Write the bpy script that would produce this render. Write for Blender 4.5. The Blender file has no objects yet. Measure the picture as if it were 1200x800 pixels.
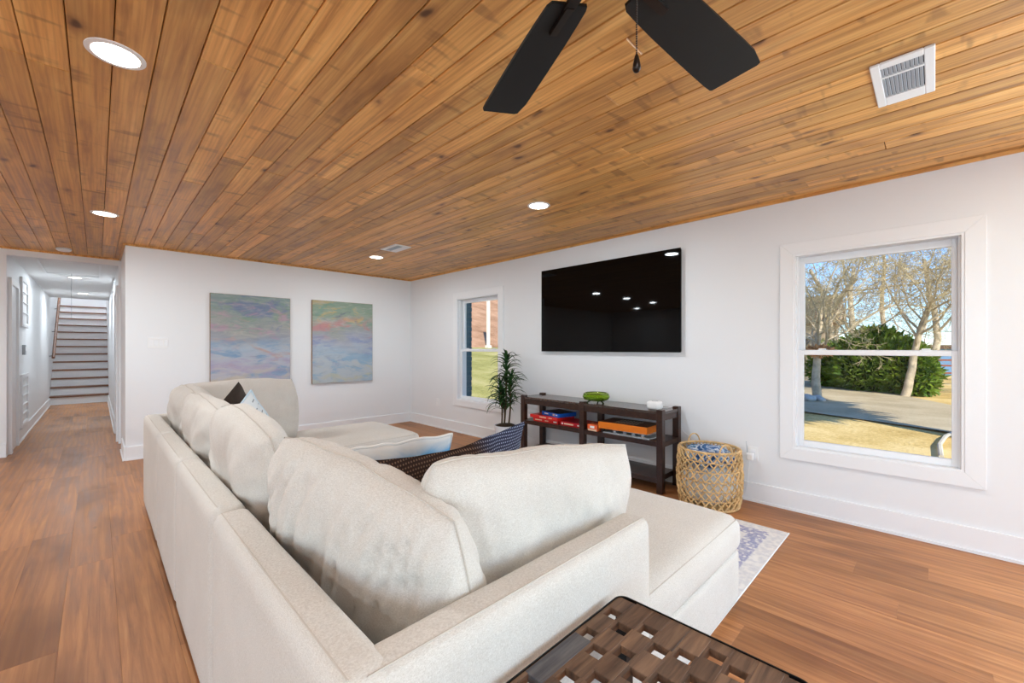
import bpy, bmesh, math, random
from mathutils import Vector, Matrix, Euler, noise
random.seed(7)
scene = bpy.context.scene
COL = scene.collection
PI = math.pi

# ------------------------------------------------------------------ camera
cam_d = bpy.data.cameras.new('camera')
cam_d.sensor_width = 36.0
cam_d.lens = 491.15 * 36.0 / 1200.0
cam_d.shift_y = 7.38 / 1200.0
cam_d.clip_start = 0.02
cam_d.clip_end = 500
cam = bpy.data.objects.new('camera', cam_d)
COL.objects.link(cam)
cam.location = (0, 0, 1.2691)
cam.rotation_euler = (PI / 2, 0, -0.7809257)
scene.camera = cam

# ------------------------------------------------------------------ sky, sun, exposure
W = bpy.data.worlds.new('sky')
scene.world = W
W.use_nodes = True
wt = W.node_tree
bg = wt.nodes['Background']
sky = wt.nodes.new('ShaderNodeTexSky')
sky.sky_type = 'NISHITA'
sky.sun_disc = False
sky.sun_elevation = math.radians(36)
sky.sun_rotation = math.radians(-142)
sky.air_density = 0.9
sky.dust_density = 0.0
sky.ozone_density = 3.0
tint = wt.nodes.new('ShaderNodeMix'); tint.data_type = 'RGBA'; tint.blend_type = 'MULTIPLY'
tint.inputs[0].default_value = 1.0; tint.inputs[7].default_value = (0.72, 0.9, 1.12, 1)
wt.links.new(sky.outputs[0], tint.inputs[6]); wt.links.new(tint.outputs[2], bg.inputs[0])
bg.inputs[1].default_value = 0.14

sun_d = bpy.data.lights.new('sun', 'SUN')
sun_d.energy = 3.3
sun_d.angle = 0.01
sun_d.color = (1.0, 0.93, 0.82)
sun = bpy.data.objects.new('sun', sun_d)
COL.objects.link(sun)
SUN_TRAVEL = Vector((0.61 * math.cos(math.radians(36)), 0.79 * math.cos(math.radians(36)), -math.sin(math.radians(36))))
sun.rotation_euler = SUN_TRAVEL.to_track_quat('-Z', 'Y').to_euler()
sun.location = (-20, -26, 24)

LAMP_W = 9.5          # each recessed lamp
HALL_W = 7.5
# added area lights standing in for daylight at unseen, added glazing: two sliding glass doors
# in the rear wall, one in the left wall, one more window in the right wall
FILL_LIGHTS = ((-2.70, -2.56, 2.28, 1.95, 60.0, (-PI / 2, 0, 0)), (1.35, -2.56, 3.18, 1.95, 118.0, (-PI / 2, 0, 0)),
       (-4.56, -1.35, 2.1, 1.95, 72.0, (0, -PI / 2, 0)), (3.83, -1.625, 1.25, 1.4, 58.0, (0, PI / 2, 0)))
for _x, _y, _w, _h, _e, _r in FILL_LIGHTS:
    _d = bpy.data.lights.new('glazing_fill_light', 'AREA'); _d.shape = 'RECTANGLE'
    _d.energy = _e; _d.color = (0.69, 0.865, 1.0)
    _o = bpy.data.objects.new('glazing_fill_light', _d); COL.objects.link(_o)
    if abs(_r[0]) > .1: _d.size, _d.size_y = _w, _h
    else: _d.size, _d.size_y = _h, _w
    _o.location = (_x, _y, 1.09 if _h > 1.5 else 1.24); _o.rotation_euler = _r
vs = scene.view_settings
vs.view_transform = 'Standard'
vs.look = 'None'
vs.exposure = 0.85
vs.gamma = 1.0
vs.use_curve_mapping = False

# ------------------------------------------------------------------ node helpers
def srgb(r, g, b):
    def f(c):
        c /= 255.0
        return c / 12.92 if c <= 0.04045 else ((c + 0.055) / 1.055) ** 2.4
    return (f(r), f(g), f(b), 1.0)

class NT:
    def __init__(s, name):
        s.m = bpy.data.materials.new(name)
        s.m.use_nodes = True
        s.t = s.m.node_tree
        s.p = s.t.nodes['Principled BSDF']
        s.out = s.t.nodes['Material Output']
    def n(s, typ, **kw):
        nd = s.t.nodes.new('ShaderNode' + typ)
        for k, v in kw.items():
            if k.startswith('_'):
                setattr(nd, k[1:], v)
            else:
                key = k.replace('_', ' ')
                s.set(nd.inputs[key], v)
        return nd
    def set(s, sock, v):
        if isinstance(v, bpy.types.NodeSocket):
            s.t.links.new(v, sock)
        elif isinstance(v, bpy.types.Node):
            s.t.links.new(v.outputs[0], sock)
        else:
            sock.default_value = v
    def math(s, op, a, b=None, c=None, clamp=False):
        nd = s.t.nodes.new('ShaderNodeMath'); nd.operation = op; nd.use_clamp = clamp
        for i, v in enumerate((a, b, c)):
            if v is not None: s.set(nd.inputs[i], v)
        return nd.outputs[0]
    def vmath(s, op, a, b=None, sc=None):
        nd = s.t.nodes.new('ShaderNodeVectorMath'); nd.operation = op
        s.set(nd.inputs[0], a)
        if b is not None: s.set(nd.inputs[1], b)
        if sc is not None: s.set(nd.inputs['Scale'], sc)
        return nd.outputs[0]
    def mix(s, fac, a, b, mode='MIX'):
        nd = s.t.nodes.new('ShaderNodeMix'); nd.data_type = 'RGBA'; nd.blend_type = mode
        s.set(nd.inputs[0], fac); s.set(nd.inputs[6], a); s.set(nd.inputs[7], b)
        return nd.outputs[2]
    def ramp(s, fac, stops, interp='LINEAR'):
        nd = s.t.nodes.new('ShaderNodeValToRGB')
        nd.color_ramp.interpolation = interp
        el = nd.color_ramp.elements
        while len(el) < len(stops): el.new(0.5)
        for e, (p, c) in zip(el, stops):
            e.position = p
            e.color = c if len(c) == 4 else (*c, 1)
        s.set(nd.inputs[0], fac)
        return nd.outputs[0]
    def gray(s, fac, p0, p1, v0=0.0, v1=1.0):
        nd = s.t.nodes.new('ShaderNodeMapRange'); nd.clamp = True
        nd.interpolation_type = 'SMOOTHSTEP'
        s.set(nd.inputs[0], fac)
        for i, v in zip((1, 2, 3, 4), (p0, p1, v0, v1)): nd.inputs[i].default_value = v
        return nd.outputs[0]
    def coord(s, which='Object'):
        return s.t.nodes.new('ShaderNodeTexCoord').outputs[which]
    def pos(s):
        return s.t.nodes.new('ShaderNodeNewGeometry').outputs['Position']
    def rnd(s):
        return s.t.nodes.new('ShaderNodeObjectInfo').outputs['Random']
    def sep(s, v):
        nd = s.t.nodes.new('ShaderNodeSeparateXYZ'); s.set(nd.inputs[0], v)
        return nd.outputs
    def comb(s, x, y, z):
        nd = s.t.nodes.new('ShaderNodeCombineXYZ')
        for i, v in enumerate((x, y, z)): s.set(nd.inputs[i], v)
        return nd.outputs[0]
    def noise(s, vec, scale, detail=3, rough=0.5, dist=0.0):
        nd = s.t.nodes.new('ShaderNodeTexNoise')
        s.set(nd.inputs['Vector'], vec)
        nd.inputs['Scale'].default_value = scale; nd.inputs['Detail'].default_value = detail
        nd.inputs['Roughness'].default_value = rough; nd.inputs['Distortion'].default_value = dist
        return nd.outputs['Fac']
    def voro(s, vec, scale, feat='F1', rand=1.0):
        nd = s.t.nodes.new('ShaderNodeTexVoronoi'); nd.feature = feat
        s.set(nd.inputs['Vector'], vec); nd.inputs['Scale'].default_value = scale
        nd.inputs['Randomness'].default_value = rand
        return nd.outputs
    def scale(s, v, x, y, z):
        return s.vmath('MULTIPLY', v, (x, y, z))
    def bump(s, h, strength=0.3, dist=0.01):
        nd = s.t.nodes.new('ShaderNodeBump')
        nd.inputs['Strength'].default_value = strength; nd.inputs['Distance'].default_value = dist
        s.set(nd.inputs['Height'], h)
        s.t.links.new(nd.outputs[0], s.p.inputs['Normal'])
    def base(s, c): s.set(s.p.inputs['Base Color'], c)
    def rough(s, r): s.set(s.p.inputs['Roughness'], r)
    def spec(s, v): s.p.inputs['Specular IOR Level'].default_value = v

def plain(name, c, rough=0.5, spec=0.5, metal=0.0, bump=None, var=0.0, vscale=6.0):
    k = NT(name)
    if var > 0:
        nz = k.noise(k.coord(), vscale, 4)
        c2 = tuple(max(0, x * (1 - var)) for x in c[:3]) + (1,)
        k.base(k.mix(k.gray(nz, 0.3, 0.7), c, c2))
    else:
        k.base(c)
    k.rough(rough); k.spec(spec)
    k.p.inputs['Metallic'].default_value = metal
    if bump:
        k.bump(k.noise(k.coord(), bump[0], 3), bump[1], bump[2])
    return k.m

M = {}
# painted surfaces
M['wall'] = plain('wall_paint', srgb(236, 237, 239), 0.55, 0.3, bump=(220, 0.04, 0.002))
M['trimw'] = plain('trim_paint', srgb(240, 241, 243), 0.35, 0.4)
M['hallceil'] = plain('hall_ceiling_paint', srgb(236, 236, 236), 0.6, 0.2)
M['plastic_w'] = plain('white_plastic', srgb(240, 240, 240), 0.35, 0.5)
M['vent_grey'] = plain('vent_grey', srgb(176, 182, 188), 0.5, 0.4)
M['vent_dark'] = plain('vent_dark', srgb(60, 62, 66), 0.7, 0.2)
M['metal_dark'] = plain('dark_metal', srgb(34, 32, 32), 0.4, 0.5, 0.7)
M['bronze'] = plain('bronze_metal', srgb(40, 30, 24), 0.35, 0.5, 0.6)
M['black'] = plain('matte_black', srgb(20, 20, 19), 0.55, 0.3)
M['gap'] = plain('joint_backing_wood', srgb(48, 27, 13), 0.8, 0.1)  # dark wood backing behind the ceiling board joints
M['subfloor'] = plain('subfloor', srgb(70, 46, 30), 0.8, 0.1)
M['concrete'] = plain('concrete', srgb(214, 204, 184), 0.9, 0.1, var=0.25, vscale=1.2)

def ceiling_wood():
    k = NT('ceiling_pine')
    r = k.rnd()
    off = k.vmath('SCALE', (37.0, 91.0, 13.0), sc=r)
    o = k.vmath('ADD', k.coord(), off)
    streak = k.noise(k.scale(o, 26, 1.1, 20), 1.0, 5, 0.6, 0.4)
    blotch = k.noise(k.scale(o, 5, 1.6, 5), 1.0, 3, 0.55)
    wavy = k.noise(k.scale(o, 9, 0.9, 9), 1.0, 2)
    wv = k.n('TexWave', Vector=k.scale(o, 1, 0.05, 1), Scale=16.0, Distortion=7.0, Detail=2.0, Detail_Scale=0.8)
    c = k.ramp(streak, [(0.25, srgb(164, 108, 50)), (0.5, srgb(220, 162, 90)), (0.75, srgb(244, 196, 122))])
    c = k.mix(k.gray(wv.outputs['Fac'], 0.45, 0.95, 0, 0.16), c, srgb(150, 94, 42))
    c = k.mix(k.gray(blotch, 0.5, 0.72, 0, 0.5), c, srgb(134, 86, 44))
    # transverse saw marks
    cross = k.noise(k.scale(o, 3.0, 14, 3), 1.0, 2, 0.5)
    cm = k.math('MULTIPLY', k.gray(cross, 0.56, 0.68), k.gray(wavy, 0.42, 0.56))
    c = k.mix(k.math('MULTIPLY', cm, 0.42), c, srgb(104, 64, 30))
    # knots
    v = k.voro(k.vmath('ADD', k.scale(o, 6.5, 2.9, 0.0), k.scale(k.n('TexNoise', Vector=o, Scale=9.0).outputs['Color'], .3, .3, 0)), 1.0)
    keep = k.math('GREATER_THAN', k.sep(v['Color'])[0], 0.5)
    ring = k.math('MULTIPLY', k.gray(v['Distance'], 0.06, 0.26, 1, 0), keep)
    core = k.math('MULTIPLY', k.gray(v['Distance'], 0.04, 0.125, 1, 0), keep)
    c = k.mix(k.math('MULTIPLY', ring, 0.5), c, srgb(126, 70, 28))
    c = k.mix(k.math('MULTIPLY', core, 0.85), c, srgb(78, 42, 18))
    # board to board tone
    tone = k.math('MULTIPLY_ADD', r, 0.36, 0.82)
    c = k.mix(1.0, c, k.comb(tone, tone, tone), 'MULTIPLY')
    k.base(c)
    k.rough(k.gray(streak, 0.3, 0.7, 0.34, 0.46)); k.spec(0.5)
    k.bump(streak, 0.06, 0.004)
    return k.m
M['ceil'] = ceiling_wood()

def floor_wood():
    k = NT('floor_oak')
    r = k.rnd()
    off = k.vmath('SCALE', (53.0, 71.0, 29.0), sc=r)
    o = k.vmath('ADD', k.coord(), off)
    grain = k.noise(k.scale(o, 34, 1.5, 10), 1.0, 6, 0.62, 0.6)
    cath = k.n('TexWave', Vector=k.scale(o, 1.0, 0.11, 1), Scale=7.0, Distortion=9.0, Detail=3.0, Detail_Scale=1.0)
    big = k.noise(k.scale(o, 3.2, 1.1, 3), 1.0, 3, 0.5)
    c = k.ramp(grain, [(0.25, srgb(128, 80, 46)), (0.52, srgb(178, 121, 75)), (0.8, srgb(204, 150, 100))])
    c = k.mix(k.gray(cath.outputs['Fac'], 0.35, 0.9, 0, 0.28), c, srgb(144, 92, 52))
    c = k.mix(k.gray(big, 0.46, 0.72, 0, 0.65), c, srgb(106, 64, 34))
    v = k.voro(k.scale(o, 3.6, 1.5, 0.0), 1.0)
    keep = k.math('GREATER_THAN', k.sep(v['Color'])[1], 0.72)
    kn = k.math('MULTIPLY', k.gray(v['Distance'], 0.01, 0.07, 1, 0), keep)
    c = k.mix(k.math('MULTIPLY', kn, 0.75), c, srgb(82, 52, 34))
    tone = k.math('MULTIPLY_ADD', r, 0.26, 0.88)
    c = k.mix(1.0, c, k.comb(tone, tone, tone), 'MULTIPLY')
    k.base(c)
    k.rough(k.gray(grain, 0.3, 0.7, 0.34, 0.48)); k.spec(0.3)
    k.bump(grain, 0.05, 0.003)
    return k.m
M['floor'] = floor_wood()

def dark_wood(name, a, b, cc, rough=0.4, ax=(1, 12, 12), spec=0.5):
    k = NT(name)
    o = k.vmath('ADD', k.coord(), k.vmath('SCALE', (17.0, 31.0, 47.0), sc=k.rnd()))
    g = k.noise(k.scale(o, *ax), 2.2, 5, 0.6, 0.5)
    c = k.ramp(g, [(0.28, a), (0.5, b), (0.75, cc)])
    tone = k.math('MULTIPLY_ADD', k.rnd(), 0.4, 0.8)
    k.base(k.mix(1.0, c, k.comb(tone, tone, tone), 'MULTIPLY'))
    k.rough(rough); k.spec(spec)
    k.bump(g, 0.1, 0.003)
    return k.m
M['espresso'] = dark_wood('espresso_wood', srgb(34, 18, 12), srgb(52, 29, 19), srgb(68, 40, 27), 0.30)
M['espresso_top'] = dark_wood('espresso_top', srgb(42, 28, 22), srgb(60, 42, 34), srgb(74, 54, 44), 0.16, spec=1.0)  # lighter, greyer espresso: reflected light put into the top's colour
M['tablewood'] = dark_wood('reclaimed_wood', srgb(62, 48, 40), srgb(104, 80, 63), srgb(134, 104, 80), 0.6, (2, 22, 14), 0.25)
M['tablewood_grey'] = dark_wood('reclaimed_wood_grey', srgb(58, 56, 58), srgb(86, 84, 86), srgb(112, 108, 106), 0.65, (2, 22, 14), 0.2)
M['tread'] = dark_wood('tread_wood', srgb(92, 54, 34), srgb(124, 78, 52), srgb(146, 98, 68), 0.4)

def fabric(name, a, b, sc=900.0, bumpd=0.0015, bs=0.35, fleck=True):
    k = NT(name)
    o = k.coord()
    w1 = k.noise(k.scale(o, 1, 1, 0.22), sc, 2, 0.6)
    w2 = k.noise(k.scale(o, 0.22, 0.22, 1), sc, 2, 0.6)
    w = k.math('MULTIPLY_ADD', w1, 0.5, k.math('MULTIPLY', w2, 0.5))
    large = k.noise(o, 5.0, 3, 0.5)
    f = k.math('MULTIPLY_ADD', k.math('SUBTRACT', large, 0.5), 0.12, w)
    k.base(k.ramp(f, [(0.3, b), (0.66, a)]))
    k.rough(0.92); k.spec(0.15)
    k.p.inputs['Sheen Weight'].default_value = 0.12
    k.bump(w, bs, bumpd)
    return k.m
M['sofa'] = fabric('sofa_linen', srgb(224, 219, 211), srgb(186, 177, 166))
M['sofa_seam'] = plain('sofa_seam', srgb(196, 187, 176), 0.9, 0.1)
M['brown_fab'] = fabric('brown_fabric', srgb(66, 54, 46), srgb(44, 36, 32), 600)

def woven():
    k = NT('brown_weave_bluish_light')
    o = k.sep(k.coord())
    a = k.math('MULTIPLY', o[0], 290.0); b = k.math('MULTIPLY', o[2], 290.0)
    row = k.math('FLOOR', k.math('DIVIDE', b, PI))
    a2 = k.math('ADD', a, k.math('MULTIPLY', row, PI / 2))
    d = k.math('MULTIPLY', k.math('ABSOLUTE', k.math('SINE', a2)), k.math('ABSOLUTE', k.math('SINE', b)))
    dot = k.gray(d, 0.62, 0.86)
    nv = k.gray(k.math('ADD', o[0], k.math('MULTIPLY', k.noise(k.coord(), 3.0, 2), 0.2)), 0.16, 0.30)  # bluish window light painted over the right part of the brown
    ground = k.mix(nv, srgb(48, 33, 27), srgb(44, 46, 66))
    dots = k.mix(nv, srgb(118, 92, 74), srgb(150, 156, 178))
    k.base(k.mix(dot, ground, dots))
    k.rough(0.85); k.spec(0.2)
    k.bump(d, 0.5, 0.004)
    return k.m
M['woven'] = woven()

def tiedye():
    k = NT('blue_tie_dye')
    o = k.coord()
    s = k.sep(o)
    n1 = k.noise(k.scale(o, 4, 4, 10), 1.0, 4, 0.6, 1.2)
    z = k.math('ADD', s[2], k.math('MULTIPLY', k.math('SUBTRACT', n1, 0.5), 0.10))
    c = k.ramp(k.gray(z, -0.23, 0.23), [(0.0, srgb(222, 214, 196)), (0.25, srgb(150, 184, 206)), (0.45, srgb(226, 226, 222)),
                (0.62, srgb(160, 198, 222)), (0.72, srgb(206, 216, 222)), (0.86, srgb(74, 150, 210)), (0.93, srgb(110, 170, 214)), (1.0, srgb(232, 230, 224))])
    k.base(c); k.rough(0.9); k.spec(0.15)
    k.bump(k.noise(o, 500, 2), 0.25, 0.001)
    return k.m
M['tiedye'] = tiedye()

def dashed():
    k = NT('white_dashed_cotton')
    s = k.sep(k.coord())
    u = k.math('MODULO', k.math('ADD', s[0], 5.0), 0.055)
    row = k.math('FLOOR', k.math('DIVIDE', k.math('ADD', s[0], 5.0), 0.055))
    v = k.math('MODULO', k.math('ADD', k.math('ADD', s[2], 5.0), k.math('MULTIPLY', row, 0.031)), 0.062)
    a = k.math('LESS_THAN', k.math('ABSOLUTE', k.math('SUBTRACT', u, 0.027)), 0.004)
    b = k.math('LESS_THAN', k.math('ABSOLUTE', k.math('SUBTRACT', v, 0.03)), 0.014)
    k.base(k.mix(k.math('MULTIPLY', a, b), srgb(222, 224, 224), srgb(122, 124, 126)))
    k.rough(0.9); k.spec(0.15)
    k.bump(k.noise(k.coord(), 500, 2), 0.25, 0.001)
    return k.m
M['dashed'] = dashed()
M['paleblue'] = fabric('pale_blue_fabric', srgb(206, 222, 230), srgb(184, 204, 216), 600)

def blanket():
    k = NT('blue_white_blanket')
    o = k.coord()
    n1 = k.noise(o, 9.0, 3, 0.6, 1.5)
    c = k.ramp(n1, [(0.30, srgb(30, 42, 70)), (0.44, srgb(70, 110, 160)), (0.52, srgb(228, 232, 236)), (0.6, srgb(108, 150, 190)), (0.7, srgb(34, 44, 62))])
    k.base(c); k.rough(0.95); k.spec(0.1)
    k.bump(k.noise(o, 120, 2), 0.4, 0.004)
    return k.m
M['blanket'] = blanket()
M['blanket_w'] = fabric('white_blanket', srgb(238, 238, 238), srgb(216, 218, 220), 400)
M['rattan'] = plain('rattan', srgb(234, 194, 136), 0.5, 0.35, var=0.35, vscale=24)

def rug():
    k = NT('rug_pattern')
    s = k.sep(k.coord())
    HX, HY = 1.275, 1.54
    dx = k.math('SUBTRACT', HX, k.math('ABSOLUTE', s[0]))
    dy = k.math('SUBTRACT', HY, k.math('ABSOLUTE', s[1]))
    d = k.math('MINIMUM', dx, dy)
    wobble = k.noise(k.coord(), 14.0, 4, 0.6)
    vg = k.voro(k.scale(k.coord(), 1, 1, 0), 30.0)['Distance']
    cell = k.n('TexMagic', _turbulence_depth=3, Vector=k.scale(k.coord(), 1, 1, 0), Scale=16.0, Distortion=1.8)
    mo = k.math('MULTIPLY_ADD', k.gray(vg, 0.25, 0.5), 0.5, k.math('MULTIPLY', wobble, 0.8))
    def band(lo, hi, soft=0.006):
        return k.math('MULTIPLY', k.gray(d, lo - soft, lo + soft), k.gray(d, hi - soft, hi + soft, 1, 0))
    b1 = k.math('MULTIPLY', band(0.09, 0.20), k.gray(mo, 0.55, 0.72))
    b2 = k.math('MAXIMUM', band(0.245, 0.253, 0.002), band(0.268, 0.274, 0.002))
    b3 = k.math('MULTIPLY', band(0.30, 0.50), k.gray(cell.outputs['Fac'], 0.35, 0.6))
    b4 = k.math('MULTIPLY', k.gray(d, 0.53, 0.56), k.gray(mo, 0.5, 0.72))
    f = k.math('MAXIMUM', k.math('MAXIMUM', b1, b2), k.math('MAXIMUM', b3, b4))
    f = k.math('MULTIPLY', f, k.gray(k.noise(k.coord(), 45, 3), 0.3, 0.6, 0.35, 1.0))
    base = k.mix(k.gray(k.noise(k.coord(), 30, 4), 0.35, 0.65), srgb(232, 228, 224), srgb(212, 210, 212))
    k.base(k.mix(k.math('MULTIPLY', f, 0.7), base, srgb(118, 124, 176)))
    k.rough(0.95); k.spec(0.1)
    k.bump(k.noise(k.coord(), 700, 2), 0.3, 0.002)
    return k.m
M['rug'] = rug()

def painting(name, seed, top, mid, low, accents):
    k = NT(name)
    o = k.coord()
    s = k.sep(o)
    oo = k.vmath('ADD', o, (seed, seed * 1.7, seed * 0.6))
    warp = k.noise(k.scale(oo, 2.2, 1, 3.0), 1.0, 3, 0.55)
    strokes = k.noise(k.scale(oo, 3.0, 1, 13), 1.0, 6, 0.68, 1.3)
    fine = k.noise(k.scale(oo, 10, 1, 60), 1.0, 4, 0.7, 0.6)
    zz = k.gray(k.math('ADD', s[2], k.math('MULTIPLY', k.math('SUBTRACT', warp, 0.5), 0.55)), -0.61, 0.61)
    c = k.ramp(zz, [(0.12, low), (0.34, srgb(176, 196, 214)), (0.55, mid), (0.74, srgb(160, 164, 156)), (0.92, top)])
    for i, (col, sc, p0, p1, z0, z1) in enumerate(accents):
        a = k.noise(k.scale(k.vmath('ADD', oo, (7.3 * i + 2, 3.1 * i, 5.7 * i)), sc, 1, sc * 2.4), 1.0, 4, 0.6, 1.0)
        m = k.math('MULTIPLY', k.gray(a, p0, p1), k.math('MULTIPLY', k.gray(s[2], z0 - 0.12, z0 + 0.12), k.gray(s[2], z1 - 0.12, z1 + 0.12, 1, 0)))
        c = k.mix(k.math('MULTIPLY', m, 0.8), c, col)
    c = k.mix(k.gray(strokes, 0.45, 0.75, 0, 0.5), c, srgb(214, 208, 198))
    c = k.mix(k.gray(strokes, 0.48, 0.25, 0, 0.35), c, srgb(118, 128, 142))
    c = k.mix(k.gray(fine, 0.5, 0.8, 0, 0.3), c, srgb(196, 196, 192))
    c = k.mix(0.30, c, srgb(150, 154, 162))
    k.base(c); k.rough(0.7); k.spec(0.2)
    k.bump(strokes, 0.2, 0.003)
    return k.m
M['art_a'] = painting('abstract_paint_a', 3.1, srgb(128, 156, 150), srgb(164, 166, 176), srgb(196, 196, 208),
    [(srgb(96, 116, 168), 2.4, 0.5, 0.62, 0.15, 0.65), (srgb(196, 150, 172), 3.0, 0.52, 0.66, -0.1, 0.5), (srgb(206, 160, 140), 2.6, 0.52, 0.66, -0.35, 0.4),
     (srgb(94, 152, 200), 2.2, 0.48, 0.62, -0.5, 0.0), (srgb(180, 164, 200), 2.0, 0.48, 0.64, -0.6, -0.1), (srgb(216, 200, 170), 2.5, 0.5, 0.66, -0.65, -0.35), (srgb(116, 156, 120), 3.0, 0.54, 0.66, 0.2, 0.65)])
M['art_b'] = painting('abstract_paint_b', 8.4, srgb(136, 164, 136), srgb(168, 172, 190), srgb(190, 202, 210),
    [(srgb(214, 178, 92), 2.6, 0.52, 0.64, 0.2, 0.65), (srgb(214, 124, 120), 2.2, 0.46, 0.6, 0.1, 0.34), (srgb(80, 96, 124), 3.0, 0.56, 0.68, 0.25, 0.65),
     (srgb(132, 146, 196), 2.2, 0.48, 0.62, -0.35, 0.08), (srgb(132, 178, 212), 2.4, 0.5, 0.62, -0.6, -0.15), (srgb(206, 204, 170), 2.6, 0.52, 0.66, -0.65, -0.3), (srgb(110, 160, 132), 3.0, 0.52, 0.64, 0.25, 0.65)])
M['canvas_edge'] = plain('canvas_edge', srgb(150, 122, 96), 0.8, 0.2)

def tv_screen():
    k = NT('tv_glass')
    k.base(srgb(5, 4, 4)); k.rough(0.03); k.spec(0.16)
    return k.m
M['tv'] = tv_screen()

def clear_glass():
    k = NT('window_glass')
    tr = k.n('BsdfTransparent'); tr.inputs[0].default_value = (0.98, 0.99, 0.985, 1)
    gl = k.n('BsdfGlossy', Roughness=0.0)
    lw = k.n('LayerWeight', Blend=0.5)
    fr = k.math('MULTIPLY_ADD', k.math('POWER', lw.outputs['Facing'], 5.0), 0.6, 0.012)
    mx = k.t.nodes.new('ShaderNodeMixShader')
    k.t.links.new(fr, mx.inputs[0]); k.t.links.new(tr.outputs[0], mx.inputs[1]); k.t.links.new(gl.outputs[0], mx.inputs[2])
    k.t.links.new(mx.outputs[0], k.out.inputs['Surface'])
    return k.m
M['glass'] = clear_glass()

def green_glass():
    k = NT('green_glass')
    k.base(srgb(186, 212, 96)); k.rough(0.02)
    k.p.inputs['Transmission Weight'].default_value = 1.0
    k.p.inputs['IOR'].default_value = 1.35
    return k.m
M['green_glass'] = green_glass()
M['green_dark'] = plain('dark_green_glass', srgb(34, 58, 18), 0.15, 0.6)

def emit(name, col, st):
    k = NT(name)
    k.base((0.9, 0.9, 0.9, 1)); 
    k.p.inputs['Emission Color'].default_value = col
    k.p.inputs['Emission Strength'].default_value = st
    return k.m
M['lamp'] = emit('lamp_lens', (1.0, 0.88, 0.74, 1), 9.0)

def leafm(name, a, b, trans=0.25, rough=0.5):
    k = NT(name)
    r = k.rnd()
    nz = k.noise(k.pos(), 2.5, 3)
    f = k.math('MULTIPLY_ADD', r, 0.5, k.math('MULTIPLY', nz, 0.5))
    k.base(k.ramp(f, [(0.25, a), (0.75, b)])); k.rough(rough); k.spec(0.3)
    return k.m
M['plant'] = leafm('dracaena_leaf', srgb(20, 48, 22), srgb(58, 100, 46))
M['stem'] = plain('plant_stem', srgb(92, 78, 58), 0.8, 0.2, var=0.4, vscale=40)
M['soil'] = plain('soil_moss', srgb(70, 58, 46), 0.95, 0.1, var=0.5, vscale=60)
M['pot'] = plain('white_ceramic', srgb(228, 230, 234), 0.25, 0.5)
M['juniper'] = leafm('evergreen_leaf', srgb(84, 116, 30), srgb(178, 188, 60))
M['juniper_core'] = plain('evergreen_core', srgb(40, 62, 18), 0.9, 0.1)
M['dead_leaf'] = plain('dry_leaf', srgb(236, 176, 118), 0.8, 0.2, var=0.4)
M['bark'] = plain('pale_bark', srgb(208, 190, 160), 0.9, 0.1, var=0.35, vscale=5)
M['bark_tw'] = plain('twig_bark', srgb(208, 190, 150), 0.9, 0.1, var=0.35, vscale=3)
M['bark_red'] = plain('reddish_twigs', srgb(164, 128, 98), 0.9, 0.1, var=0.35, vscale=3)

def ground_mat(name, a, b, c, sc=1.0):
    k = NT(name)
    p = k.pos()
    n1 = k.noise(p, 0.55 * sc, 4, 0.6); n2 = k.noise(k.scale(p, 1, 1, 1), 14 * sc, 3, 0.7)
    f = k.math('MULTIPLY_ADD', n1, 0.6, k.math('MULTIPLY', n2, 0.4))
    k.base(k.ramp(f, [(0.36, a), (0.5, b), (0.62, c)])); k.rough(1.0); k.spec(0.05)
    k.bump(n2, 0.6, 0.05)
    return k.m
M['drygrass'] = ground_mat('dry_grass', srgb(176, 144, 84), srgb(218, 186, 118), srgb(240, 212, 150))
M['greengrass'] = ground_mat('green_grass', srgb(138, 138, 74), srgb(178, 170, 102), srgb(200, 188, 130))
M['leaflitter'] = ground_mat('leaf_litter', srgb(150, 112, 84), srgb(186, 144, 112), srgb(206, 166, 134))
M['drive'] = ground_mat('driveway_concrete', srgb(178, 160, 128), srgb(198, 180, 146), srgb(210, 194, 160), 1.4)
M['stone'] = plain('pale_stone', srgb(206, 200, 188), 0.9, 0.1, var=0.3, vscale=8)
M['tanwall'] = plain('tan_siding', srgb(176, 158, 134), 0.8, 0.2)
M['roof'] = plain('brown_shingle', srgb(122, 100, 84), 0.9, 0.1, var=0.3)
M['bluepaint'] = plain('blue_paint', srgb(120, 160, 200), 0.5, 0.4)
M['redwood'] = plain('red_fence_wood', srgb(160, 96, 70), 0.8, 0.2)
M['tealbrick'] = plain('dark_teal_brick', srgb(78, 108, 122), 0.8, 0.2, var=0.3, vscale=20)
M['mortar'] = plain('dark_mortar', srgb(96, 112, 118), 0.9, 0.1)
M['postw'] = plain('white_post', srgb(236, 226, 210), 0.6, 0.3)
M['exterior'] = plain('exterior_siding', srgb(150, 150, 150), 0.8, 0.2)

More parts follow.
